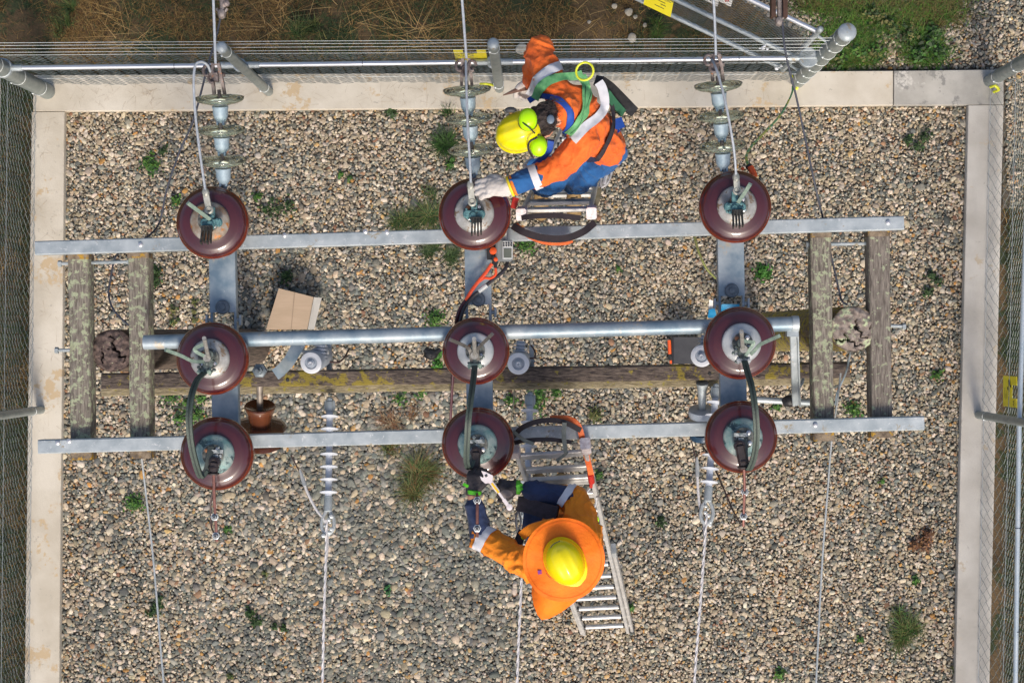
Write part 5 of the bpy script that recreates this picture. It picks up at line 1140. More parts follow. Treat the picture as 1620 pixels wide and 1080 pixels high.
# turf and dead stems outside the fence
def outside():
    n = 130000
    PX = np.concatenate([RN.uniform(-260, 1300, n), RN.uniform(-300, 44, n // 2), RN.uniform(1594, 1900, n // 2)]); PY = np.concatenate([RN.uniform(-330, 118, n), RN.uniform(100, 1380, n // 2), RN.uniform(250, 1380, n // 2)])
    zone = np.concatenate([np.zeros(n), np.ones(n // 2), np.full(n // 2, 2)])
    ok = ~((zone == 0) & (PX > 1255 + np.minimum(0, PY) * .9 - np.clip((60 - PY) * 1.7, 0, 240)))
    PX, PY, zone = PX[ok], PY[ok], zone[ok]
    f1 = np.array([noise.noise(Vector((x / 95, y / 95, 0))) for x, y in zip(PX, PY)]); f2 = np.array([noise.noise(Vector((x / 40, y / 40, 5))) for x, y in zip(PX, PY)])
    bare = (zone == 0) & ((f2 + .4 * f1 > .24) | ((PX > 880) & (PX < 1100) & (f2 > -.12))) & (RN.random(len(PX)) < .8)
    # the bare patch at the far left
    bare |= (np.hypot(PX - 25, (PY - 45) * 1.1) < 42) & (RN.random(len(PX)) < .85)
    PX, PY, zone, f1, f2 = [q[~bare] for q in (PX, PY, zone, f1, f2)]; n = len(PX)
    straw = np.array([(.32, .18, .045), (.38, .23, .07), (.20, .105, .03), (.13, .065, .02), (.44, .28, .09)]); green = np.array([(.035, .075, .018), (.05, .10, .02), (.025, .05, .015), (.07, .10, .03)])
    gp = np.where(zone == 0, np.clip(.36 + f1 * 1.0 + .2 * (PY > 60), .05, .8), np.clip(.78 + f1 * .8, .35, .97))
    isg = RN.random(n) < gp; cols = straw[RN.integers(0, 5, n)]; cols[isg] = green[RN.integers(0, 4, isg.sum())]
    cols = cols * RN.uniform(.6, 1.1, (n, 1)) * np.where(zone == 0, .74, .8)[:, None]
    k = CAMZ / FPX; pts = np.stack([(PX - NX) * k, (NY - PY) * k, np.full(n, -.04)], -1)
    hts = RN.uniform(.03, .11, n) * np.where(isg, 1, .8); lean = RN.uniform(.03, .12, n); long_ = RN.random(n) < .06; lean[long_] *= 2.2
    A, F, C = blades(pts, hts, lean, RN.uniform(.0012, .0036, n), cols, 2)
    tinted('grass', A, F, C, 'dry brown and dark green turf outside the fence', kind='stuff')
outside()
def bigpatch():
    n = 11000; sp = [(1345, 60, 45, 40), (1400, 20, 70, 30), (1462, 80, 28, 28), (1340, 90, 38, 16), (1480, 15, 40, 25), (1310, 5, 45, 18), (1440, -40, 90, 50)]
    ix = RN.integers(0, len(sp), n); a_ = np.array(sp)[ix]; PX = a_[:, 0] + RN.normal(0, .62, n) * a_[:, 2]; PY = a_[:, 1] + RN.normal(0, .55, n) * a_[:, 3]
    ok = PY < 104; PX, PY, ix = PX[ok], PY[ok], ix[ok]; n = len(PX)
    pal = np.array([(.06, .17, .015), (.10, .22, .02), (.035, .09, .012), (.14, .13, .03), (.17, .12, .045)]); w_ = RN.choice([0, 1, 1, 2, 0, 3], n); br = (ix % 5 == 4) | (PY < 15); w_[br & (RN.random(n) < .5)] = 3; w_[br & (RN.random(n) < .3)] = 4
    k = CAMZ / FPX; pts = np.stack([(PX - NX) * k, (NY - PY) * k, np.full(n, 0.0)], -1)
    A, F, C = blades(pts, RN.uniform(.04, .14, n), RN.uniform(.03, .14, n), RN.uniform(.0018, .004, n), pal[w_] * RN.uniform(.6, 1.15, (n, 1)))
    tinted('rough_grass', A, F, C, 'lush green rough grass growing through the gravel behind the far kerb', kind='stuff')
bigpatch()
leafy(1466, 74, 34, 620, GD + GR[:2], 'leafy dark weed clump behind the far kerb at the right', [(0, 0, .7), (.5, .3, .5), (-.5, .4, .5), (.2, -.6, .5)], group='weeds behind the far kerb', ls=.018, hgt=.12)
leafy(1352, 82, 40, 420, GR + OL, 'leafy olive weed clump behind the corner post', [(0, 0, .6), (.7, .1, .5), (-.6, .3, .5)], group='weeds behind the far kerb', ls=.016, hgt=.1)
leafy(1405, 40, 46, 420, GD + OL, 'leafy weed clump at the frame edge behind the far kerb', [(0, 0, .6), (.7, .4, .5), (-.6, -.3, .5)], group='weeds behind the far kerb', ls=.016, hgt=.1)
# dead radiating stems over the turf
def stems(px, py, n, rad, lab):
    c = P(px, py, 0); az = RN.uniform(0, 6.28, n); ln = rad / 176 * RN.uniform(.4, 1.2, n); d = np.stack([np.cos(az) * ln, np.sin(az) * ln, 0 * az], -1)
    base = np.array([c.x, c.y, .0]) + d * .1 + RN.normal(0, .10, (n, 3)) * [1, 1, 0]; d[:, 0] *= 1.4; cols = np.array([(.42, .26, .09), (.33, .2, .07), (.5, .34, .14)])[RN.integers(0, 3, n)]
    A, F, C = blades(base, RN.uniform(.05, .2, n), d, np.full(n, .0017), cols, 4, .9); tinted('dry_stems', A, F, C, lab, 'dead plant', 'dead plants beyond the fence', origin=(c.x, c.y, 0))
for q in ((655, 62, 60, 75, 'golden dead stems fanning out beyond the fence left of the middle line wire'), (200, 50, 40, 60, 'golden dead stems beyond the fence near the bare patch'), (440, 30, 40, 60, 'golden dead stems beyond the fence right of the left line wire'), (905, 40, 16, 50, 'few dead stems beyond the fence above the upper worker'), (560, 20, 30, 60, 'dead stems at the frame edge between left and middle line wires')): stems(*q)
tuft(110, 40, 40, 200, GD + OL, 'dark grass tuft beyond the fence near the far left corner', 'grass tufts beyond the fence', h=.2)
tuft(485, 55, 45, 260, GD + OL, 'dark grass tuft beyond the fence right of the left post', 'grass tufts beyond the fence', h=.2)
tuft(1040, 45, 30, 200, GR + OL, 'green grass tuft beyond the fence beside the open gate', 'grass tufts beyond the fence', h=.15)
# field stones beyond the fence
stc = [(995, 19, .07), (1000, 60, .08), (825, 78, .11), (1005, 27, .04), (972, 10, .05), (1460, 65, .05), (1525, 195, .075), (932, 35, .035), (1020, 40, .04), ]
sl_ = ['pale grey field stone near the yellow gate sign', 'round pale stone just behind the fence wires left of the gate', 'large pale stone behind the fence at the upper elbow', 'small stone under the larger pale one near the yellow sign', 'small stone left of the yellow gate sign', 'stone in the rough grass behind the far kerb', 'large tan stone inside the far right corner of the gravel', 'small stone beyond the fence above the upper worker', 'small stone below the yellow gate sign']
for (x, y, r), l in zip(stc, sl_):
    bm = bmesh.new(); bmesh.ops.create_icosphere(bm, subdivisions=3, radius=r / 2)
    for v in bm.verts: v.co = v.co * (1 + .25 * noise.noise(v.co / r * 2 + Vector((x, y, 0)))); v.co.z *= .6
    me = bpy.data.meshes.new('stone'); bm.to_mesh(me); bm.free(); me.shade_smooth()
    me.materials.append(mk('field_stone', (.30, .27, .22), (.42, .38, .31), scale=20, rough=.9, bump=.3) if 'field_stone' not in bpy.data.materials else bpy.data.materials['field_stone'])
    o = bpy.data.objects.new('stone', me); COL.objects.link(o); o.location = P(x, y, .0); o.rotation_euler.z = x; tag(o, l, 'stone', 'larger stones')

# ------------------------------------------------------------------ people
def solid(parts, voxel, smooth_it=3, folds=None, adapt=0):
    """one continuous surface grown round tapered limbs: parts = (p0, r0, p1, r1); r may be (radius, basis) for ovals"""
    bmT = bmesh.new()
    def shell(p, r):
        bm = bmesh.new(); bmesh.ops.create_icosphere(bm, subdivisions=2, radius=1)
        out = []
        for v in bm.verts:
            if isinstance(r, tuple): out.append(Vector(p) + r[1] @ Vector((v.co.x * r[0][0], v.co.y * r[0][1], v.co.z * r[0][2])))
            else: out.append(Vector(p) + v.co * r)
        bm.free(); return out
    for (p0, r0, p1, r1) in parts:
        bm = bmesh.new()
        for q in shell(p0, r0) + shell(p1, r1): bm.verts.new(q)
        bmesh.ops.convex_hull(bm, input=bm.verts)
        junk = [v for v in bm.verts if not v.link_faces]
        for v in junk: bm.verts.remove(v)
        me = bpy.data.meshes.new('t'); bm.to_mesh(me); bm.free(); bmT.from_mesh(me); bpy.data.meshes.remove(me)
    me = bpy.data.meshes.new('t'); bmT.to_mesh(me); bmT.free()
    o = bpy.data.objects.new('t', me); COL.objects.link(o)
    md = o.modifiers.new('r', 'REMESH'); md.mode = 'VOXEL'; md.voxel_size = voxel
    ms = o.modifiers.new('s', 'SMOOTH'); ms.factor = .5; ms.iterations = smooth_it
    dg = bpy.context.evaluated_depsgraph_get(); out = bpy.data.meshes.new_from_object(o.evaluated_get(dg))
    bpy.data.objects.remove(o); bpy.data.meshes.remove(me)
    if folds:
        nrm = [v.normal.copy() for v in out.vertices]
        for v, n_ in zip(out.vertices, nrm): v.co += n_ * folds(v.co)
        out.update()
    return out
def put(name, me, mt, parent, fmat=None):
    mats = mt if isinstance(mt, list) else [mt]
    for m in mats: me.materials.append(m)
    if fmat:
        for f in me.polygons: f.material_index = fmat(f.center)
    loc = root_loc(parent); me.transform(Matrix.Translation(-loc)); me.shade_smooth(); me.name = name
    o = bpy.data.objects.new(name, me); COL.objects.link(o); o.parent = parent; return o
def bvh(me): return BVHTree.FromPolygons([v.co.copy() for v in me.vertices], [list(p.vertices) for p in me.polygons])
def on_view(tree, px, py, off=.006):
    """the point of a garment that shows at px, py"""
    o_ = Vector((0, 0, CAMZ)); d = (P(px, py, 0) - o_).normalized(); h, n_, i, t = tree.ray_cast(o_, d)
    return (h + n_ * off, n_) if h is not None else (None, None)
def band(name, tree, path, w_, mt, parent, off=.006, nw=5, n=7, th=.004):
    """webbing laid on a garment along a path given by where it shows; w_ in photograph pixels"""
    pp = smoothpath([Vector((x, y, 0)) for x, y in path], n); rows = []
    last = None
    for i, p in enumerate(pp):
        d = (pp[min(i + 1, len(pp) - 1)] - pp[max(i - 1, 0)]).normalized(); s_ = Vector((-d.y, d.x, 0)); row = []
        for k in range(nw):
            q = p + s_ * (k / (nw - 1) - .5) * w_; h, n_ = on_view(tree, q.x, q.y, off)
            row.append((h, n_))
        rows.append(row)
    # fill where the ray missed with the height of the neighbours
    zs = [h.z for r_ in rows for h, _ in r_ if h is not None]
    if not zs: return None
    vs = []
    zl = zs[0]
    for i, r_ in enumerate(rows):
        p = pp[i]; d = (pp[min(i + 1, len(pp) - 1)] - pp[max(i - 1, 0)]).normalized(); s_ = Vector((-d.y, d.x, 0))
        good = [h.z for h, _ in r_ if h is not None]; zl = min(good) if good else zl
        for k, (h, _) in enumerate(r_):
            q = p + s_ * (k / (nw - 1) - .5) * w_; vs.append(h if h is not None else P(q.x, q.y, zl))
    # smooth along
    m = len(rows); A_ = np.array([list(v) for v in vs]).reshape(m, nw, 3)
    for _ in range(6):
        B2 = A_.copy(); B2[1:-1] = A_[:-2] * .25 + A_[1:-1] * .5 + A_[2:] * .25; B2[..., 2] = np.maximum(B2[..., 2], A_[..., 2]); A_ = B2
    top = A_.reshape(-1, 3); bot = top - np.array([0, 0, th + .004]); N_ = m * nw
    fs = [(i * nw + j, i * nw + j + 1, (i + 1) * nw + j + 1, (i + 1) * nw + j) for i in range(m - 1) for j in range(nw - 1)]
    allf = fs + [tuple(N_ + k for k in f[::-1]) for f in fs]
    for i in range(m - 1):
        for j in (0, nw - 1): allf.append((i * nw + j, (i + 1) * nw + j, N_ + (i + 1) * nw + j, N_ + i * nw + j))
    for j in range(nw - 1):
        for i in (0, m - 1): allf.append((i * nw + j, i * nw + j + 1, N_ + i * nw + j + 1, N_ + i * nw + j))
    b = MB(); b.add([tuple(v) for v in np.concatenate([top, bot])], allf); return b.build(name, mt, parent, 60)
def cuffring(name, tree, p0, p1, t0, t1, mt, parent, off=.004, n=40, rmax=.2):
    """a band right round a sleeve between fractions t0 and t1 of p0-p1"""
    p0, p1 = Vector(p0), Vector(p1); ax = (p1 - p0).normalized(); u = ax.cross(V(0, 0, 1)).normalized(); v_ = ax.cross(u)
    rows = []; m = 5; last = .07
    for i in range(m):
        c = p0 + (p1 - p0) * (t0 + (t1 - t0) * i / (m - 1))
        for k in range(n):
            a_ = 2 * math.pi * k / n; d = u * math.cos(a_) + v_ * math.sin(a_)
            h, n_, _i, t = tree.ray_cast(c + d * rmax, -d, rmax)
            r_ = (h - c).length if h is not None else last
            if abs(r_ - last) > .05: r_ = last
            last = r_; rows.append(c + d * (r_ + off))
    b = MB(); b.add(rows, [(i * n + k, i * n + (k + 1) % n, (i + 1) * n + (k + 1) % n, (i + 1) * n + k) for i in range(m - 1) for k in range(n)]); return b.build(name, mt, parent, 60)

ORJ = mk('orange_work_cloth', (.70, .105, .010), (.86, .16, .016), scale=7, rough=.8, bump=.6, bscale=22, sheen=.08, bdist=.02)
ORJ2 = mk('yellow_orange_work_cloth', (.80, .215, .004), (.90, .27, .006), scale=7, rough=.8, bump=.5, bscale=22, sheen=.08, bdist=.02)
ORB = mk('bright_orange_brim_cloth', (.86, .145, .002), (.95, .21, .003), scale=6, rough=.75, bump=.45, bscale=16, bdist=.02)
NAVB = mk('royal_blue_cloth', (.008, .07, .22), (.015, .115, .33), scale=8, rough=.85, bump=.3, bscale=30, sheen=.1)
NAVY = mk('navy_cloth', (.008, .018, .055), (.018, .035, .10), scale=9, rough=.85, bump=.3, bscale=30, sheen=.1)
REFL = mk('silver_reflective_tape', (.56, .56, .60), (.72, .71, .74), scale=16, rough=.5, bump=.1, bscale=50)
SKIN = mk('tanned_skin', (.50, .25, .16), (.58, .31, .20), scale=10, rough=.5)
HAIRM = mk('dark_brown_hair', (.018, .010, .009), (.035, .02, .016), scale=60, rough=.5, bump=.8, bscale=120)
YHEL = mk('yellow_helmet_shell', (.78, .64, .0), (.83, .70, .002), scale=5, rough=.26, coat=.3, spots=(.60, .47, .02), spot_scale=26, spot_at=.68, rvar=.08)
LIME = mk('lime_green_shell', (.42, .80, .0), (.48, .86, .0), scale=3, rough=.3)
GRW = mk('green_harness_webbing', (.09, .32, .12), (.17, .42, .17), scale=50, rough=.7, bump=.2, bscale=120)
BLW = mk('blue_harness_padding', (.006, .045, .27), (.01, .07, .36), scale=20, rough=.7, bump=.2)
GLW = mk('pale_leather_glove', (.50, .45, .42), (.66, .61, .57), scale=16, rough=.8, bump=.4, bscale=40)
GLB = mk('black_mechanic_glove', (.022, .018, .022), (.05, .042, .046), scale=24, rough=.7, bump=.4, bscale=60)
GLG = mk('grey_glove_palm', (.16, .13, .12), (.22, .18, .17), scale=24, rough=.7)
GRT = mk('green_glove_tab', (.06, .38, .01), (.09, .45, .02), scale=24, rough=.5)
TAN = mk('tan_leather_boot', (.30, .19, .08), (.42, .28, .13), scale=14, rough=.8, bump=.3)
def folds(seed, amp=.006, f=9):
    def fn(p):
        q = Vector((p.x * f + seed, p.y * f, p.z * f * .7)); q = q + Vector((noise.noise(q * .6), noise.noise(q * .6 + Vector((9, 0, 0))), 0)) * .9
        a_ = 1 - min(1, abs(noise.noise(q)) * 3.2); b_ = 1 - min(1, abs(noise.noise(q * 2.1 + Vector((4, 0, 0)))) * 3.0)
        return amp * (1.25 * a_ ** 2 + .55 * b_ ** 2 - .4)
    return fn
def frame(fwd, up):
    f = Vector(fwd).normalized(); u = Vector(up); u = (u - f * u.dot(f)).normalized(); r_ = f.cross(u)
    return Matrix((r_, f, u)).transposed()      # columns: right, forward, up
def helmet(parent, c, M3, mt, s_=1.0, name='helmet'):
    b = MB(); nu, nv = 56, 22; vs = []
    for j in range(nv + 1):
        ph = (math.pi / 2) * (j / nv)
        for i in range(nu):
            t = 2 * math.pi * i / nu; x, y = math.cos(t), math.sin(t)
            rx, ry, rz = .109, .136, .118
            if y > 0: ry += .004
            X = rx * x * math.cos(ph) ** .85; Y = ry * y * math.cos(ph) ** .85; Z = rz * math.sin(ph)
            # central ridge and two side ribs
            rid = .006 * math.exp(-(X / .020) ** 2) * (1 if Y > -.09 else .3) * math.sin(ph * 1.0) + .004 * math.exp(-((abs(X) - .050) / .010) ** 2) * math.sin(ph) * (1 if abs(Y) < .09 else .2)
            Z += rid
            vs.append(Vector((X, Y, Z)))
    fs = [(j * nu + i, j * nu + (i + 1) % nu, (j + 1) * nu + (i + 1) % nu, (j + 1) * nu + i) for j in range(nv) for i in range(nu)]
    b.add([c + M3 @ (v * s_) for v in vs], fs); o = b.build(name, mt, parent, 50)
    # peak and lip
    b = MB(); vs = []
    for k, (g, z) in enumerate(((0, .002), (.35, -.004), (1, -.012), (1.0, -.016), (.3, -.010), (0, -.006))):
        for i in range(nu):
            t = 2 * math.pi * i / nu; x, y = math.cos(t), math.sin(t); e = .006 + (.034 * max(0, y) ** 1.6)
            vs.append(c + M3 @ (Vector(((.107 + e * g * .6 + .004 * g) * x, (.134 + e * g) * y, z)) * s_))
    b.add(vs, [(k * nu + i, k * nu + (i + 1) % nu, (k + 1) * nu + (i + 1) % nu, (k + 1) * nu + i) for k in range(5) for i in range(nu)]); b.build('helmet_peak', mt, o, 50)
    return o
def head(parent, c, M3):
    """skull, jaw, nose, lips, brow, ears, eyes; M3 columns right, forward, up"""
    def q(x, y, z): return c + M3 @ Vector((x, y, z))
    B_ = M3
    parts = [(q(0, -.01, .035), ((.075, .092, .085), B_), q(0, .005, .01), ((.070, .085, .075), B_)), (q(0, .02, -.03), ((.058, .070, .05), B_), q(0, .038, -.085), ((.036, .036, .024), B_)),
             (q(0, .092, .002), .010, q(0, .112, -.028), .0135), (q(-.012, .098, -.030), .008, q(.012, .098, -.030), .008), (q(-.018, .088, -.056), .0085, q(.018, .088, -.056), .0085),
             (q(-.035, .082, .026), .011, q(.035, .082, .026), .011), (q(-.078, -.005, .012), .009, q(-.080, -.008, -.022), .008), (q(.078, -.005, .012), .009, q(.080, -.008, -.022), .008),
             (q(0, -.02, -.04), .052, q(0, -.045, -.12), .055)]
    me = solid(parts, .005, 2); o = put('head', me, SKIN, parent)
    for sg in (-1, 1):
        b = MB(); b.ball(q(sg * .031, .080, .004), .012, 10); b.build('eye', WHITEP, o); b = MB(); b.ball(q(sg * .031, .089, .004), .0055, 8); b.build('iris', BLK, o)
    b = MB(); b.tube([q(-.02, .095, -.056), q(0, .098, -.055), q(.02, .095, -.056)], .0022, 6); b.build('mouth', mk('lip_line', (.28, .1, .08), None, rough=.6) if 'lip_line' not in bpy.data.materials else bpy.data.materials['lip_line'], o)
    return o
def hand_parts(wrist, fwd, back, curl, spread=.16, scale=1.0, side=1, thumb=.6, fat=1.0):
    """palm, four unequal bent fingers and a thumb; back = direction of the back of the hand"""
    f = fwd.normalized(); u = (back - f * back.dot(f)).normalized(); r_ = f.cross(u) * side; S = scale; parts = []
    pc = wrist + f * .045 * S
    B_ = Matrix((r_, f, u)).transposed()
    parts.append((wrist, ((.030 * S * fat, .02 * S, .022 * S * fat), B_), wrist + f * .085 * S, ((.042 * S, .018 * S, .016 * S * fat), B_)))
    ln = (.072, .082, .077, .060)
    for i in range(4):
        o_ = (i - 1.5) / 1.5; base = wrist + f * (.088 - .006 * abs(o_)) * S + r_ * o_ * .033 * S
        d = (f + r_ * o_ * spread).normalized(); L_ = ln[i] * S; p = base; r0 = .0105 * S * fat
        ang = 0; c_ = curl[i] if hasattr(curl, '__len__') else curl
        for k, fr in enumerate((.45, .3, .25)):
            ang += c_ * (1, 1.1, .7)[k]; dd = d * math.cos(ang) - u * math.sin(ang); q = p + dd * L_ * fr
            parts.append((p, r0 * (1 - .06 * k), q, r0 * (.94 - .08 * k))); p = q
    tb = wrist + f * .03 * S - r_ * .026 * S; td = (f * .65 - r_ * .75 - u * .25).normalized(); p = tb
    for k, l in enumerate((.038, .032, .026)):
        td = (td + r_ * thumb * .35 * k - u * .25 * thumb + f * .2).normalized(); q = p + td * l * S; parts.append((p, (.0155 - .002 * k) * S * fat, q, (.014 - .002 * k) * S * fat)); p = q
    return parts
def boot(parent, heel, toe, up=V(0, 0, 1)):
    d = (toe - heel); d.z = 0; d.normalize(); L_ = .29; B_ = frame(d, up)
    def q(x, y, z): return heel + B_ @ Vector((x, y, z))
    parts = [(q(0, .035, .045), ((.040, .045, .04), B_), q(0, .10, .05), ((.043, .05, .045), B_)), (q(0, .12, .04), ((.046, .05, .04), B_), q(0, .235, .034), ((.050, .048, .034), B_)), (q(0, .045, .06), .045, q(0, .05, .16), .052)]
    o = put('boot', solid(parts, .007, 2), TAN, parent)
    b = MB(); pts = []
    for t in np.linspace(0, 2 * math.pi, 25)[:-1]:
        y = .138 + .150 * math.sin(t); x = (.046 + .006 * (y > .15)) * math.cos(t); pts.append((x, y))
    n = len(pts); b.add([q(x, y, -.012) for x, y in pts] + [q(x, y, .012) for x, y in pts], [tuple(range(n))[::-1], tuple(range(n, 2 * n))] + [(i, (i + 1) % n, n + (i + 1) % n, n + i) for i in range(n)]); b.build('sole', mk('brown_sole', (.09, .06, .035), None, rough=.8) if 'brown_sole' not in bpy.data.materials else bpy.data.materials['brown_sole'], o)
    for k in range(4):
        b = MB(); b.tube([q(-.022, .12 + .025 * k, .082 - .006 * k), q(.022, .128 + .025 * k, .082 - .006 * k)], .0035, 6); b.build('lace', BLK, o)
    return o

# ======== upper worker: bending towards the far middle insulator
u = thing('person', 'worker bending over in orange jacket, yellow helmet with lime earmuffs and green harness, white gloves', 'person', P(880, 300, 4.3))
pel = P(952, 222, 5.12); chest = P(915, 182, 5.42); neck = P(893, 172, 5.53)
S1 = P(872, 136, 5.47); S2 = P(925, 222, 5.46)
E1 = P(852, 82, 5.36); W1_ = P(842, 128, 5.05)
E2 = P(884, 266, 5.36); W2_ = P(813, 293, 5.34)
F1 = P(856, 296, 4.37); F2 = P(908, 294, 4.37); K1 = P(868, 292, 4.78); K2 = P(917, 284, 4.78)
H1_, H2_ = pel + V(-.075, .02, -.06), pel + V(.05, -.07, -.06)
sp_ = (neck - pel).normalized(); lat = (S1 - S2).normalized(); B_ = Matrix((lat, sp_.cross(lat).normalized(), sp_)).transposed()
hc = P(829, 208, 5.56)
body = [(pel, ((.15, .10, .10), B_), chest, ((.16, .105, .12), B_)), (chest, ((.16, .105, .12), B_), neck - sp_ * .05, ((.12, .08, .05), B_)), (neck - sp_ * .04, .06, hc + (neck - hc) * .35, .052),
        (S1, .062, E1, .045), (E1, .045, W1_, .031), (S2, .062, E2, .045), (E2, .045, W2_, .031), (S1, .06, chest, .1), (S2, .06, chest, .1),
        (H1_, .09, K1, .058), (K1, .055, F1 + V(0, .0, .06), .04), (H2_, .09, K2, .058), (K2, .055, F2 + V(0, 0, .06), .04), (pel, .1, H1_, .09), (pel, .1, H2_, .09)]
put('body', solid(body, .012, 2), SKIN, u)
jp = [(pel + sp_ * .02, ((.178, .125, .10), B_), chest, ((.195, .135, .13), B_)), (chest, ((.19, .13, .13), B_), neck - sp_ * .045, ((.135, .095, .05), B_)),
      (S1 - sp_ * .01, .085, E1, .078), (E1, .078, W1_, .060), (S2, .084, E2, .074), (E2, .072, W2_ + (E2 - W2_) * .46, .064), (S1, .08, chest, .12), (S2, .08, chest, .12), (E1, .08, E1 + V(.02, .03, -.0), .07), (neck - sp_ * .07, .10, neck - sp_ * .01, .085)]
jk = solid(jp, .008, 3, folds(2, .011, 7.5)); jt = bvh(jk)
jo = put('jacket', jk, ORJ, u)
cu = solid([(E2 + (W2_ - E2) * .45, .066, W2_ - (W2_ - E2).normalized() * .01, .061)], .007, 2, folds(5, .006, 10)); cut = bvh(cu); put('sleeve_cuff', cu, NAVB, u)
both = bvh(solid(jp, .012, 3))
tr = solid([(pel, ((.15, .11, .09), B_), pel - sp_ * .06, ((.145, .10, .08), B_)), (H1_, .092, K1, .076), (K1, .076, F1 + V(0, .02, .10), .074), (H2_, .095, K2, .080), (K2, .080, F2 + V(0, .02, .10), .080)], .009, 3, folds(8, .013, 8)); put('trousers', tr, NAVB, u)
for f_ in (F1, F2): boot(u, V(f_.x, f_.y + .07, 4.33), V(f_.x, f_.y - .2, 4.33))
# reflective tape, collar, harness
cuffring('reflective_band', cut, E2, W2_, .44, .60, REFL, u, .012)
band('reflective_band', jt, [(838, 152), (852, 128), (870, 112), (889, 104)], 15, REFL, u, .012)
band('reflective_band', jt, [(908, 222), (927, 201), (946, 184), (957, 165), (953, 140), (947, 130)], 15, REFL, u, .012)
band('harness_strap', jt, [(846, 157), (858, 138), (876, 127), (896, 122), (914, 120), (922, 117)], 13, GRW, u, .018)
band('harness_strap', jt, [(902, 212), (916, 192), (924, 172), (927, 150), (926, 132), (920, 120)], 14, GRW, u, .018)
for dx in (-3.5, 3.5):
    band('stitching', jt, [(903 + dx, 211), (917 + dx, 191), (925 + dx, 171), (928 + dx, 150), (927 + dx, 134)], .8, mk('dark_green_thread', (.02, .08, .03), None, rough=.8) if 'dark_green_thread' not in bpy.data.materials else bpy.data.materials['dark_green_thread'], u, .0188, 2)
band('blue_collar', jt, [(836, 160), (848, 153), (866, 151), (884, 158), (897, 170), (903, 184), (899, 203), (893, 214)], 9, BLW, u, .012)
band('back_pad', jt, [(912, 116), (918, 122), (929, 126)], 14, GRW, u, .018)
band('pad_buckle', jt, [(908, 112), (912, 122), (924, 130), (932, 132)], 3.2, BLK, u, .026)
q0 = P(925, 113, 5.72); b = MB(); b.tube([q0 + V(math.cos(a_) * .046, math.sin(a_) * .048, .02 * math.cos(a_)) for a_ in np.linspace(0, 2 * math.pi, 29)], .0065, 8); b.build('yellow_ring', YELW, u)
band('waist_strap', jt, [(948, 128), (962, 148), (970, 175), (966, 205), (955, 232), (946, 250)], 7, mk('black_webbing', (.02, .016, .02), (.04, .03, .04), scale=40, rough=.8), u, .016)
BWB = bpy.data.materials['black_webbing']
b = MB(); sweep(b, smoothpath([P(947, 128, 5.4), P(962, 138, 5.3), P(975, 150, 5.2), P(990, 165, 5.1), P(1001, 176, 5.05)], 5), .06, .05); b.build('holster', BLK, u)
b = MB(); sweep(b, smoothpath([P(958, 146, 5.36), P(970, 162, 5.25), P(984, 178, 5.12)], 5), .045, .03); b.build('green_pouch_edge', mk('dark_green_webbing', (.02, .10, .05), (.03, .14, .07), scale=30, rough=.8), u)
for (x0, y0, x1, y1, z, w2) in ((962, 196, 984, 194, 5.22, .06), (958, 214, 976, 204, 5.2, .045), (972, 205, 978, 222, 5.12, .04)):
    b = MB(); sweep(b, smoothpath([P(x0, y0, z), P((x0 + x1) / 2, (y0 + y1) / 2 + 2, z + .02), P(x1, y1, z)], 4), w2, .03); b.build('blue_hip_pad', BLW, u)
b = MB(); sweep(b, smoothpath([P(928, 252, 5.2), P(945, 250, 5.2), P(962, 236, 5.18), P(972, 220, 5.15)], 6), .035, .03); b.build('belt', mk('navy_belt', (.01, .014, .05), (.02, .03, .08), scale=30, rough=.8), u)
b = MB(); b.tube(smoothpath([P(968, 208, 5.25), P(970, 228, 5.2), P(966, 246, 5.1), P(960, 262, 5.0)], 6), .009, 7); b.build('lanyard', BWB, u)
b = MB(); b.tube(smoothpath([P(845, 248, 5.3), P(838, 252, 5.28), P(829, 262, 5.25), P(833, 275, 5.22), P(842, 268, 5.2)], 6), .006, 6); b.tube([P(830, 258, 5.25), P(836, 274, 5.22)], .008, 6); b.build('chest_karabiner', SILV, u)
b = MB(); sweep(b, smoothpath([P(872, 222, 5.42), P(869, 236, 5.38), P(860, 248, 5.3), P(846, 262, 5.2)], 5), .035, .02); b.build('chest_strap', BLW, u)
cloth('bib', [P(838, 252, 5.15), P(872, 246, 5.2), P(868, 290, 5.0), P(822, 284, 5.0)], NAVB, u, .05, 3, 8, .03)
# head, hair, helmet
up_h = (V(-.50, -.12, .86)).normalized(); fw_h = V(-.82, -.22, -.55)
M3 = frame(fw_h, up_h); head(u, hc - M3.col[2] * .02, M3)
hm = [(hc + (neck - hc) * .45 + V(0, 0, .045), .085, hc + (neck - hc) * .1 + V(0, .0, .03), .09), (hc + (neck - hc) * .55 + V(0, .03, .05), .065, hc + (neck - hc) * .4, .07)]
ho = put('hair', solid(hm, .008, 1, lambda p: .012 * noise.noise(p * 45)), HAIRM, u)
A, F, C = [], [], []
for k in range(130):
    c = hc + (neck - hc) * R.uniform(.35, .75) + V(R.uniform(-.02, .02), R.uniform(-.085, .085), R.uniform(.08, .125)); d = V(R.uniform(.2, 1), R.uniform(-.5, .5), R.uniform(-.1, .3)).normalized(); s_ = d.cross(V(0, 0, 1)) * .0025; b_ = len(A)
    A += [c - s_, c + s_, c + d * R.uniform(.03, .06)]; F.append((b_, b_ + 1, b_ + 2))
b = MB(); b.add(A, F); b.build('hair_strand', HAIRM, ho, None).__setitem__('kind', 'stuff')
hl = helmet(u, hc + M3 @ V(0, .005, .035), M3, YHEL, .98)
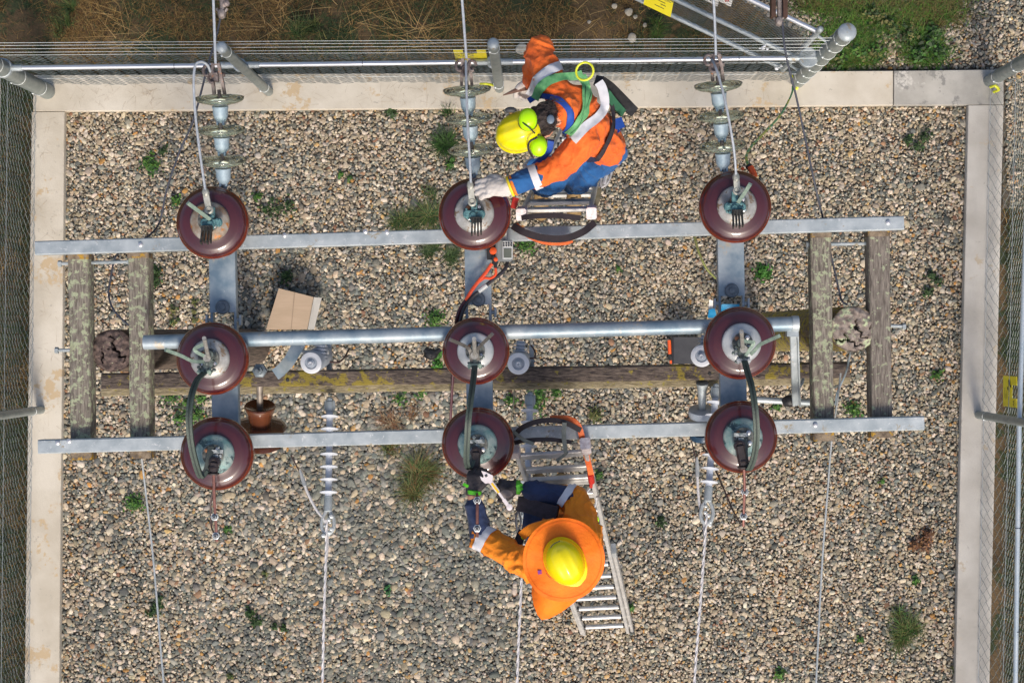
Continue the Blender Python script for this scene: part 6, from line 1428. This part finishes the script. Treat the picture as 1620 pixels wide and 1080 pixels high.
for sg, (x, y, z, rr) in ((-1, (835, 187, 5.76, .047)), (1, (852, 233, 5.66, .044))):
    c = P(x, y, z); n_ = (V(-.0, .35 if sg < 0 else -.55, .9)).normalized()
    b = MB(); b.lathe([(rr * 1.02, -.034), (rr * 1.08, -.02), (rr * 1.05, -.004), (rr * .97, .012), (rr * .75, .024), (rr * .4, .031), (.002, .033)], c, n_, 30)
    m_ = b; q = n_.to_track_quat('Z', 'Y').to_matrix(); m_.v = [tuple(c + (Vector(v) - c) + (Vector((0, 1, 0)) * (Vector(v) - c).y * .18)) for v in m_.v]
    eo = m_.build('ear_muff', LIME, u, 50)
    b = MB(); b.lathe([(rr * .9, -.055), (rr * 1.12, -.05), (rr * 1.12, -.03), (rr * .98, -.026)], c, n_, 26); b.build('muff_cushion', BLK, eo)
b = MB(); b.tube(smoothpath([P(824, 189, 5.74), P(828, 195, 5.79), P(838, 203, 5.79), P(846, 211, 5.75)], 5), .004, 6); b.tube(smoothpath([P(842, 248, 5.6), P(836, 236, 5.68), P(838, 224, 5.73), P(850, 217, 5.73)], 5), .006, 6); b.build('muff_arm', BLK, hl)
b = MB(); b.ball(P(871, 189, 5.68), .021, 12, (1, 1.2, .35)); b.build('size_knob', mk('blue_grey_knob', (.13, .17, .23), None, rough=.5), hl)
b = MB(); b.ball(P(808, 174, 5.66), .030, 12, (1.1, .55, .4)); b.build('front_badge', CASE, hl)
# white gloves
g2 = hand_parts(W2_ + (W2_ - E2).normalized() * .035, V(-1, .0, -.03), V(.0, .28, 1), (.30, .34, .38, .45), .03, 1.26, -1, .9, 1.5)
put('glove', solid(g2, .0048, 2, lambda p: .0018 * noise.noise(p * 60)), GLW, u)
wd = (W2_ - E2).normalized()
gc = solid([(W2_ + wd * .005, .052, W2_ + wd * .07, .043)], .006, 2); gct = bvh(gc); put('glove_cuff', gc, GLW, u)
for (t0, t1, m_) in ((.95, 1.0, mk('yellow_trim', (.8, .62, .02), None, rough=.7)), (.90, .95, mk('orange_trim', (.8, .2, .02), None, rough=.7))):
    b = MB(); b.lathe([(.052, 0), (.060, .004), (.060, .014), (.052, .018)], W2_ + wd * (.012 if t0 > .92 else -.006), wd, 28); b.build('cuff_trim', m_, u)
g1 = hand_parts(W1_, (W1_ - E1).normalized() + V(-.4, 0, 0), V(.3, .6, .5), .9, .1, 1.15, 1, .9, 1.2); put('glove', solid(g1, .006, 2), GLW, u)
tl = thing('hand_tool', 'brown tapered wooden rod held by the upper worker, its tip over the kerb', 'tool', P(815, 146, 5.0))
b = MB(); b.tube([P(842, 136, 5.0), P(822, 141, 5.02), P(796, 151, 5.04)], [.02, .017, .003], 10); b.build('shaft', mk('brown_wood_tool', (.12, .06, .045), (.2, .11, .08), scale=20, rough=.6), tl)

# ======== lower worker: upright on the near ladder, facing the lower middle insulator
l = thing('person', 'worker with wide orange sun brim round a yellow helmet, black gloves holding a spanner', 'person', P(870, 752, 4.2))
pel = V(.13, -1.12, 5.02); neck = V(.150, -1.17, 5.60); chest = V(.145, -1.13, 5.38)
S1 = P(848, 899, 5.52); S2 = P(928, 852, 5.52)
E1 = P(762, 852, 5.36); W1_ = P(748, 786, 5.36); E2 = P(910, 790, 5.34); W2_ = P(833, 773, 5.36)
F1 = V(.03, -1.06, 4.22); F2 = V(.17, -1.06, 4.22); K1 = V(.02, -1.0, 4.62); K2 = V(.2, -1.0, 4.62); H1_ = pel + V(-.09, -.01, -.06); H2_ = pel + V(.09, .0, -.06)
sp_ = (neck - pel).normalized(); lat = (S2 - S1).normalized(); fw = V(-lat.y, lat.x, 0).normalized(); B_ = Matrix((lat, fw, lat.cross(fw))).transposed()
hc = P(893, 886, 5.78)
body = [(pel, ((.15, .10, .10), B_), chest, ((.165, .11, .12), B_)), (chest, ((.16, .105, .12), B_), neck - sp_ * .05, ((.10, .08, .05), B_)), (neck - sp_ * .04, .06, hc - V(0, 0, .1), .052), (S1, .062, E1, .045), (E1, .045, W1_, .033), (S2, .062, E2, .045), (E2, .045, W2_, .033), (S1, .06, chest, .1), (S2, .06, chest, .1),
        (H1_, .09, K1, .058), (K1, .055, F1 + V(0, 0, .06), .04), (H2_, .09, K2, .058), (K2, .055, F2 + V(0, 0, .06), .04), (pel, .1, H1_, .09), (pel, .1, H2_, .09)]
put('body', solid(body, .010, 2), SKIN, l)
bot = P(880, 915, 5.44)
jp = [(pel, ((.165, .12, .10), B_), chest, ((.19, .13, .12), B_)), (chest, ((.19, .13, .12), B_), neck - sp_ * .05, ((.12, .10, .06), B_)), (S1, .088, E1, .072), (E1, .070, E1 + (W1_ - E1) * .03, .066), (S2, .092, E2, .078), (E2, .076, E2 + (W2_ - E2) * .18, .068), (S1, .08, chest, .12), (S2, .08, chest, .12)]
jk = solid(jp, .008, 3, folds(12, .014, 8.5)); jt = bvh(jk); put('jacket', jk, ORJ2, l)
c1 = solid([(E1 + (W1_ - E1) * .06, .068, W1_ - (W1_ - E1).normalized() * .050, .056)], .007, 2, folds(15, .006, 9)); put('sleeve_cuff', c1, NAVY, l); c1t = bvh(c1)
c2 = solid([(E2 + (W2_ - E2) * .14, .070, W2_ - (W2_ - E2).normalized() * .03, .058)], .007, 2, folds(16, .007, 9)); put('sleeve_cuff', c2, NAVY, l); c2t = bvh(c2)
cuffring('reflective_band', jt, S1, E1, .84, 1.0, REFL, l, .006)
band('reflective_band', jt, [(887, 798), (892, 789), (900, 778), (907, 768)], 11, REFL, l, .016)
tr = solid([(pel, ((.16, .115, .10), B_), pel - V(0, 0, .06), ((.16, .115, .09), B_)), (H1_, .105, K1, .08), (K1, .08, F1 + V(0, 0, .12), .074), (H2_, .105, K2, .08), (K2, .08, F2 + V(0, 0, .12), .074)], .010, 3, folds(18, .01, 7)); put('trousers', tr, NAVY, l)
for f_ in (F1, F2): boot(l, V(f_.x, f_.y - .06, 4.23), V(f_.x, f_.y + .25, 4.23))
cloth('tool_vest', [P(830, 800, 5.1), P(880, 806, 5.15), P(872, 840, 5.2), P(824, 850, 5.15)], NAVY, l, .12, 21, 8, .05)
b = MB(); sweep(b, smoothpath([P(822, 796, 5.32), P(840, 800, 5.36), P(858, 806, 5.38), P(882, 812, 5.40)], 6), .085, .05); b.build('harness_strap', BWB, l)
b = MB(); sweep(b, smoothpath([P(826, 842, 5.3), P(820, 860, 5.35), P(822, 880, 5.38)], 5), .05, .05); b.build('harness_strap', BWB, l)
b = MB(); sweep(b, smoothpath([P(826, 846, 5.42), P(840, 836, 5.46), P(860, 830, 5.48), P(878, 826, 5.48)], 5), .05, .03); b.build('collar', ORJ2, l)
for (x, y, z, rr) in ((833, 843, 5.42, .024), (829, 849, 5.42, .016)):
    b = MB(); b.ball(P(x, y, z), rr, 10, (1.1, 1, .6)); b.build('green_tab', LIME, l)
b = MB(); sweep(b, smoothpath([P(934, 812, 5.2), P(942, 830, 5.2), P(948, 855, 5.2), P(950, 872, 5.15)], 5), .05, .06); b.build('hip_pouch', BLK, l)
for (x, y) in ((945, 822), (948, 834)):
    b = MB(); b.ball(P(x, y, 5.25), .014, 8, (.7, 1.5, .6)); b.build('green_tab', LIME, l)
b = MB(); b.tube(smoothpath([P(822, 800, 5.1), P(816, 820, 5.0), P(819, 838, 5.0), P(824, 825, 5.05), P(820, 806, 5.1)], 6), .006, 6); b.tube([P(816, 812, 5.1), P(819, 850, 5.0)], .005, 6); b.build('lanyard', WIRED, l)
# head and brimmed helmet: the peak points down right of the shell
M3 = frame(V(-.42, .80, -.40), V(-.10, .34, .92)); head(l, hc - V(-.0, -.0, .06), M3)
M4 = frame(V(.42, -.86, -.12), V(.0, -.04, 1))
hl = helmet(l, hc + V(0, -.002, .01), M4, YHEL, .95)
b = MB(); b.tube(smoothpath([P(871, 866, 5.905), P(876, 860, 5.915), P(886, 855, 5.915)], 5), .0022, 5); b.tube(smoothpath([P(864, 906, 5.86), P(868, 911, 5.86), P(872, 914, 5.855)], 4), .0016, 5); b.build('shell_print', INK, hl)
# orange sun brim with a soft wave
b = MB(); nu = 80; rings = (.100, .125, .155, .185, .208, .214, .208); vs = []; C0 = P(892, 886, 5.775)
for k, r_ in enumerate(rings):
    for i in range(nu):
        t = 2 * math.pi * i / nu; w_ = .008 * math.sin(3 * t + 1) + .006 * math.sin(5 * t) + .012 * noise.noise(Vector((math.cos(t) * 2.2, math.sin(t) * 2.2, r_ * 12))); z = -.22 * max(0, r_ - .10) + (w_ * (r_ - .09) * 9) - (.006 if k == 6 else 0)
        vs.append(C0 + V(math.cos(t) * r_ * 1.03, math.sin(t) * r_ * 1.05, z))
b.add(vs, [(k * nu + i, k * nu + (i + 1) % nu, (k + 1) * nu + (i + 1) % nu, (k + 1) * nu + i) for k in range(len(rings) - 1) for i in range(nu)]); bo = b.build('sun_brim', ORB, l, 70)
b = MB(); b.bar(P(851, 905, 5.765), P(857, 904, 5.765), .022, .004, .001); b.build('brim_patch', mk('purple_red_patch', (.45, .03, .12), (.12, .03, .3), scale=60, rough=.6), bo)
for rr_ in (.196, .108):
    b = MB(); b.tube([C0 + V(math.cos(t) * rr_ * 1.03, math.sin(t) * rr_ * 1.05, -.22 * (rr_ - .10) + .004 + .9 * (rr_ - .09) * (.08 * math.sin(3 * t + 1) + .06 * math.sin(5 * t) + .1 * noise.noise(Vector((math.cos(t) * 2.2, math.sin(t) * 2.2, rr_ * 12))))) for t in np.linspace(0, 2 * math.pi, 81)], .0008, 4); b.build('brim_seam', mk('dark_orange_thread', (.72, .11, .002), None, rough=.8) if 'dark_orange_thread' not in bpy.data.materials else bpy.data.materials['dark_orange_thread'], bo)
# neck flap hanging behind
fl = [P(843, 928, 5.72), P(928, 930, 5.72), P(908, 950, 5.58), P(858, 980, 5.50)]
b = MB(); fo = [(842, 915), (841, 938), (844, 956), (850, 972), (857, 980), (870, 978), (888, 968), (905, 955), (922, 941), (936, 925)]; fi = [(860 + 7.2 * i, 915 - 2 * abs(i - 4)) for i in range(10)]; nr_ = 9; vs = []
for s_ in (0, 1):
    for j in range(nr_ + 1):
        for (ax_, ay_), (bx_, by_) in zip(fi, fo):
            f_ = j / nr_; z = 5.73 - .20 * f_ ** 1.5; q_ = P(ax_ + (bx_ - ax_) * f_, ay_ + (by_ - ay_) * f_, z); q_.z += .022 * noise.noise(Vector((q_.x * 14, q_.y * 14, 2))) * f_ - s_ * .004; vs.append(q_)
m_ = 10 * (nr_ + 1); fs = []
for j in range(nr_):
    for i in range(9):
        q_ = (j * 10 + i, j * 10 + i + 1, (j + 1) * 10 + i + 1, (j + 1) * 10 + i); fs += [q_, tuple(m_ + k for k in q_[::-1])]
b.add(vs, fs); b.build('neck_flap', ORB, l, 70, calc=False)
# black gloves with green tabs, bare wrists
b1 = hand_parts(W1_ + V(.0, .02, 0), V(.12, 1, -.04), V(-.35, 0, 1), (.55, .6, .65, .7), .05, 1.12, -1, .7, 1.3); put('glove', solid(b1, .0048, 2, lambda p: .0015 * noise.noise(p * 60)), GLB, l)
b2 = hand_parts(W2_ + (W2_ - E2).normalized() * .045, V(-1, -.04, -.08), V(0, .15, 1), (.75, .8, .85, .9), .08, 1.08, 1, .5, 1.25); put('glove', solid(b2, .0048, 2, lambda p: .0015 * noise.noise(p * 60)), GLB, l)
b = MB(); b.ball(P(801, 781, 5.43), .03, 10, (1.3, .8, .35)); b.build('glove_palm', GLG, l)
for (c, d) in ((W1_ + V(.008, .026, 0), V(.1, 1, 0)), (W2_ + (W2_ - E2).normalized() * .045, V(-1, 0, 0))):
    b = MB(); b.lathe([(.036, -.01), (.041, -.006), (.041, .010), (.036, .014)], c, d, 24); b.build('wrist_strap', GRT, l)
for (x0, y0, x1, y1) in ((733, 765, 740, 769), (817, 770, 826, 766), (820, 776, 826, 772)):
    b = MB(); sweep(b, [P(x0, y0, 5.45), P((x0 + x1) / 2, (y0 + y1) / 2, 5.455), P(x1, y1, 5.44)], .016, .008); b.build('green_tab', GRT, l)
# spanner
spn = thing('adjustable_spanner', 'shiny adjustable spanner with yellow grip inlay in the black glove', 'spanner', P(785, 772, 5.45))
s0, s1 = P(773, 757, 5.50), P(806, 802, 5.50); d = (s1 - s0).normalized(); sd_ = d.cross(V(0, 0, 1)).normalized()
SHN = mk('polished_chrome', (.80, .70, .69), (.9, .82, .81), scale=20, rough=.3, metal=.35)
b = MB(); b.bar(s0, s0 + d * .09, .024, .012, .003); b.bar(s0 + d * .14, s1, .022, .012, .003); b.bar(s0 + d * .08, s1 - d * .02, .014, .010, .002)
b.lathe([(.017, -.006), (.017, .006), (.010, .007)], s1, n=18); b.build('handle', SHN, spn)
b = MB(); hp = [(-.03, -.01), (-.01, .03), (.006, .05), (.012, .02), (.020, .012), (.03, .03), (.036, .008), (.03, -.02), (.012, -.03), (-.014, -.028)]
o_ = s0 - d * .01; vs = [o_ + sd_ * x - d * y + V(0, 0, .008) for x, y in hp] + [o_ + sd_ * x - d * y - V(0, 0, .008) for x, y in hp]; k = len(hp)
b.add(vs, [tuple(range(k)), tuple(range(k, 2 * k))[::-1]] + [(i, (i + 1) % k, k + (i + 1) % k, k + i) for i in range(k)]); b.build('jaw', SHN, spn, 30)
b = MB(); b.lathe([(.007, -.007), (.007, .007)], o_ - d * .012 + V(0, 0, .008), sd_, 10); b.build('adjuster', CASE, spn)
b = MB(); b.bar(s0 + d * .03 + V(0, 0, .007), s0 + d * .095 + V(0, 0, .007), .012, .003, .001); b.build('grip_inlay', mk('amber_inlay', (.8, .5, .02), None, rough=.4), spn)
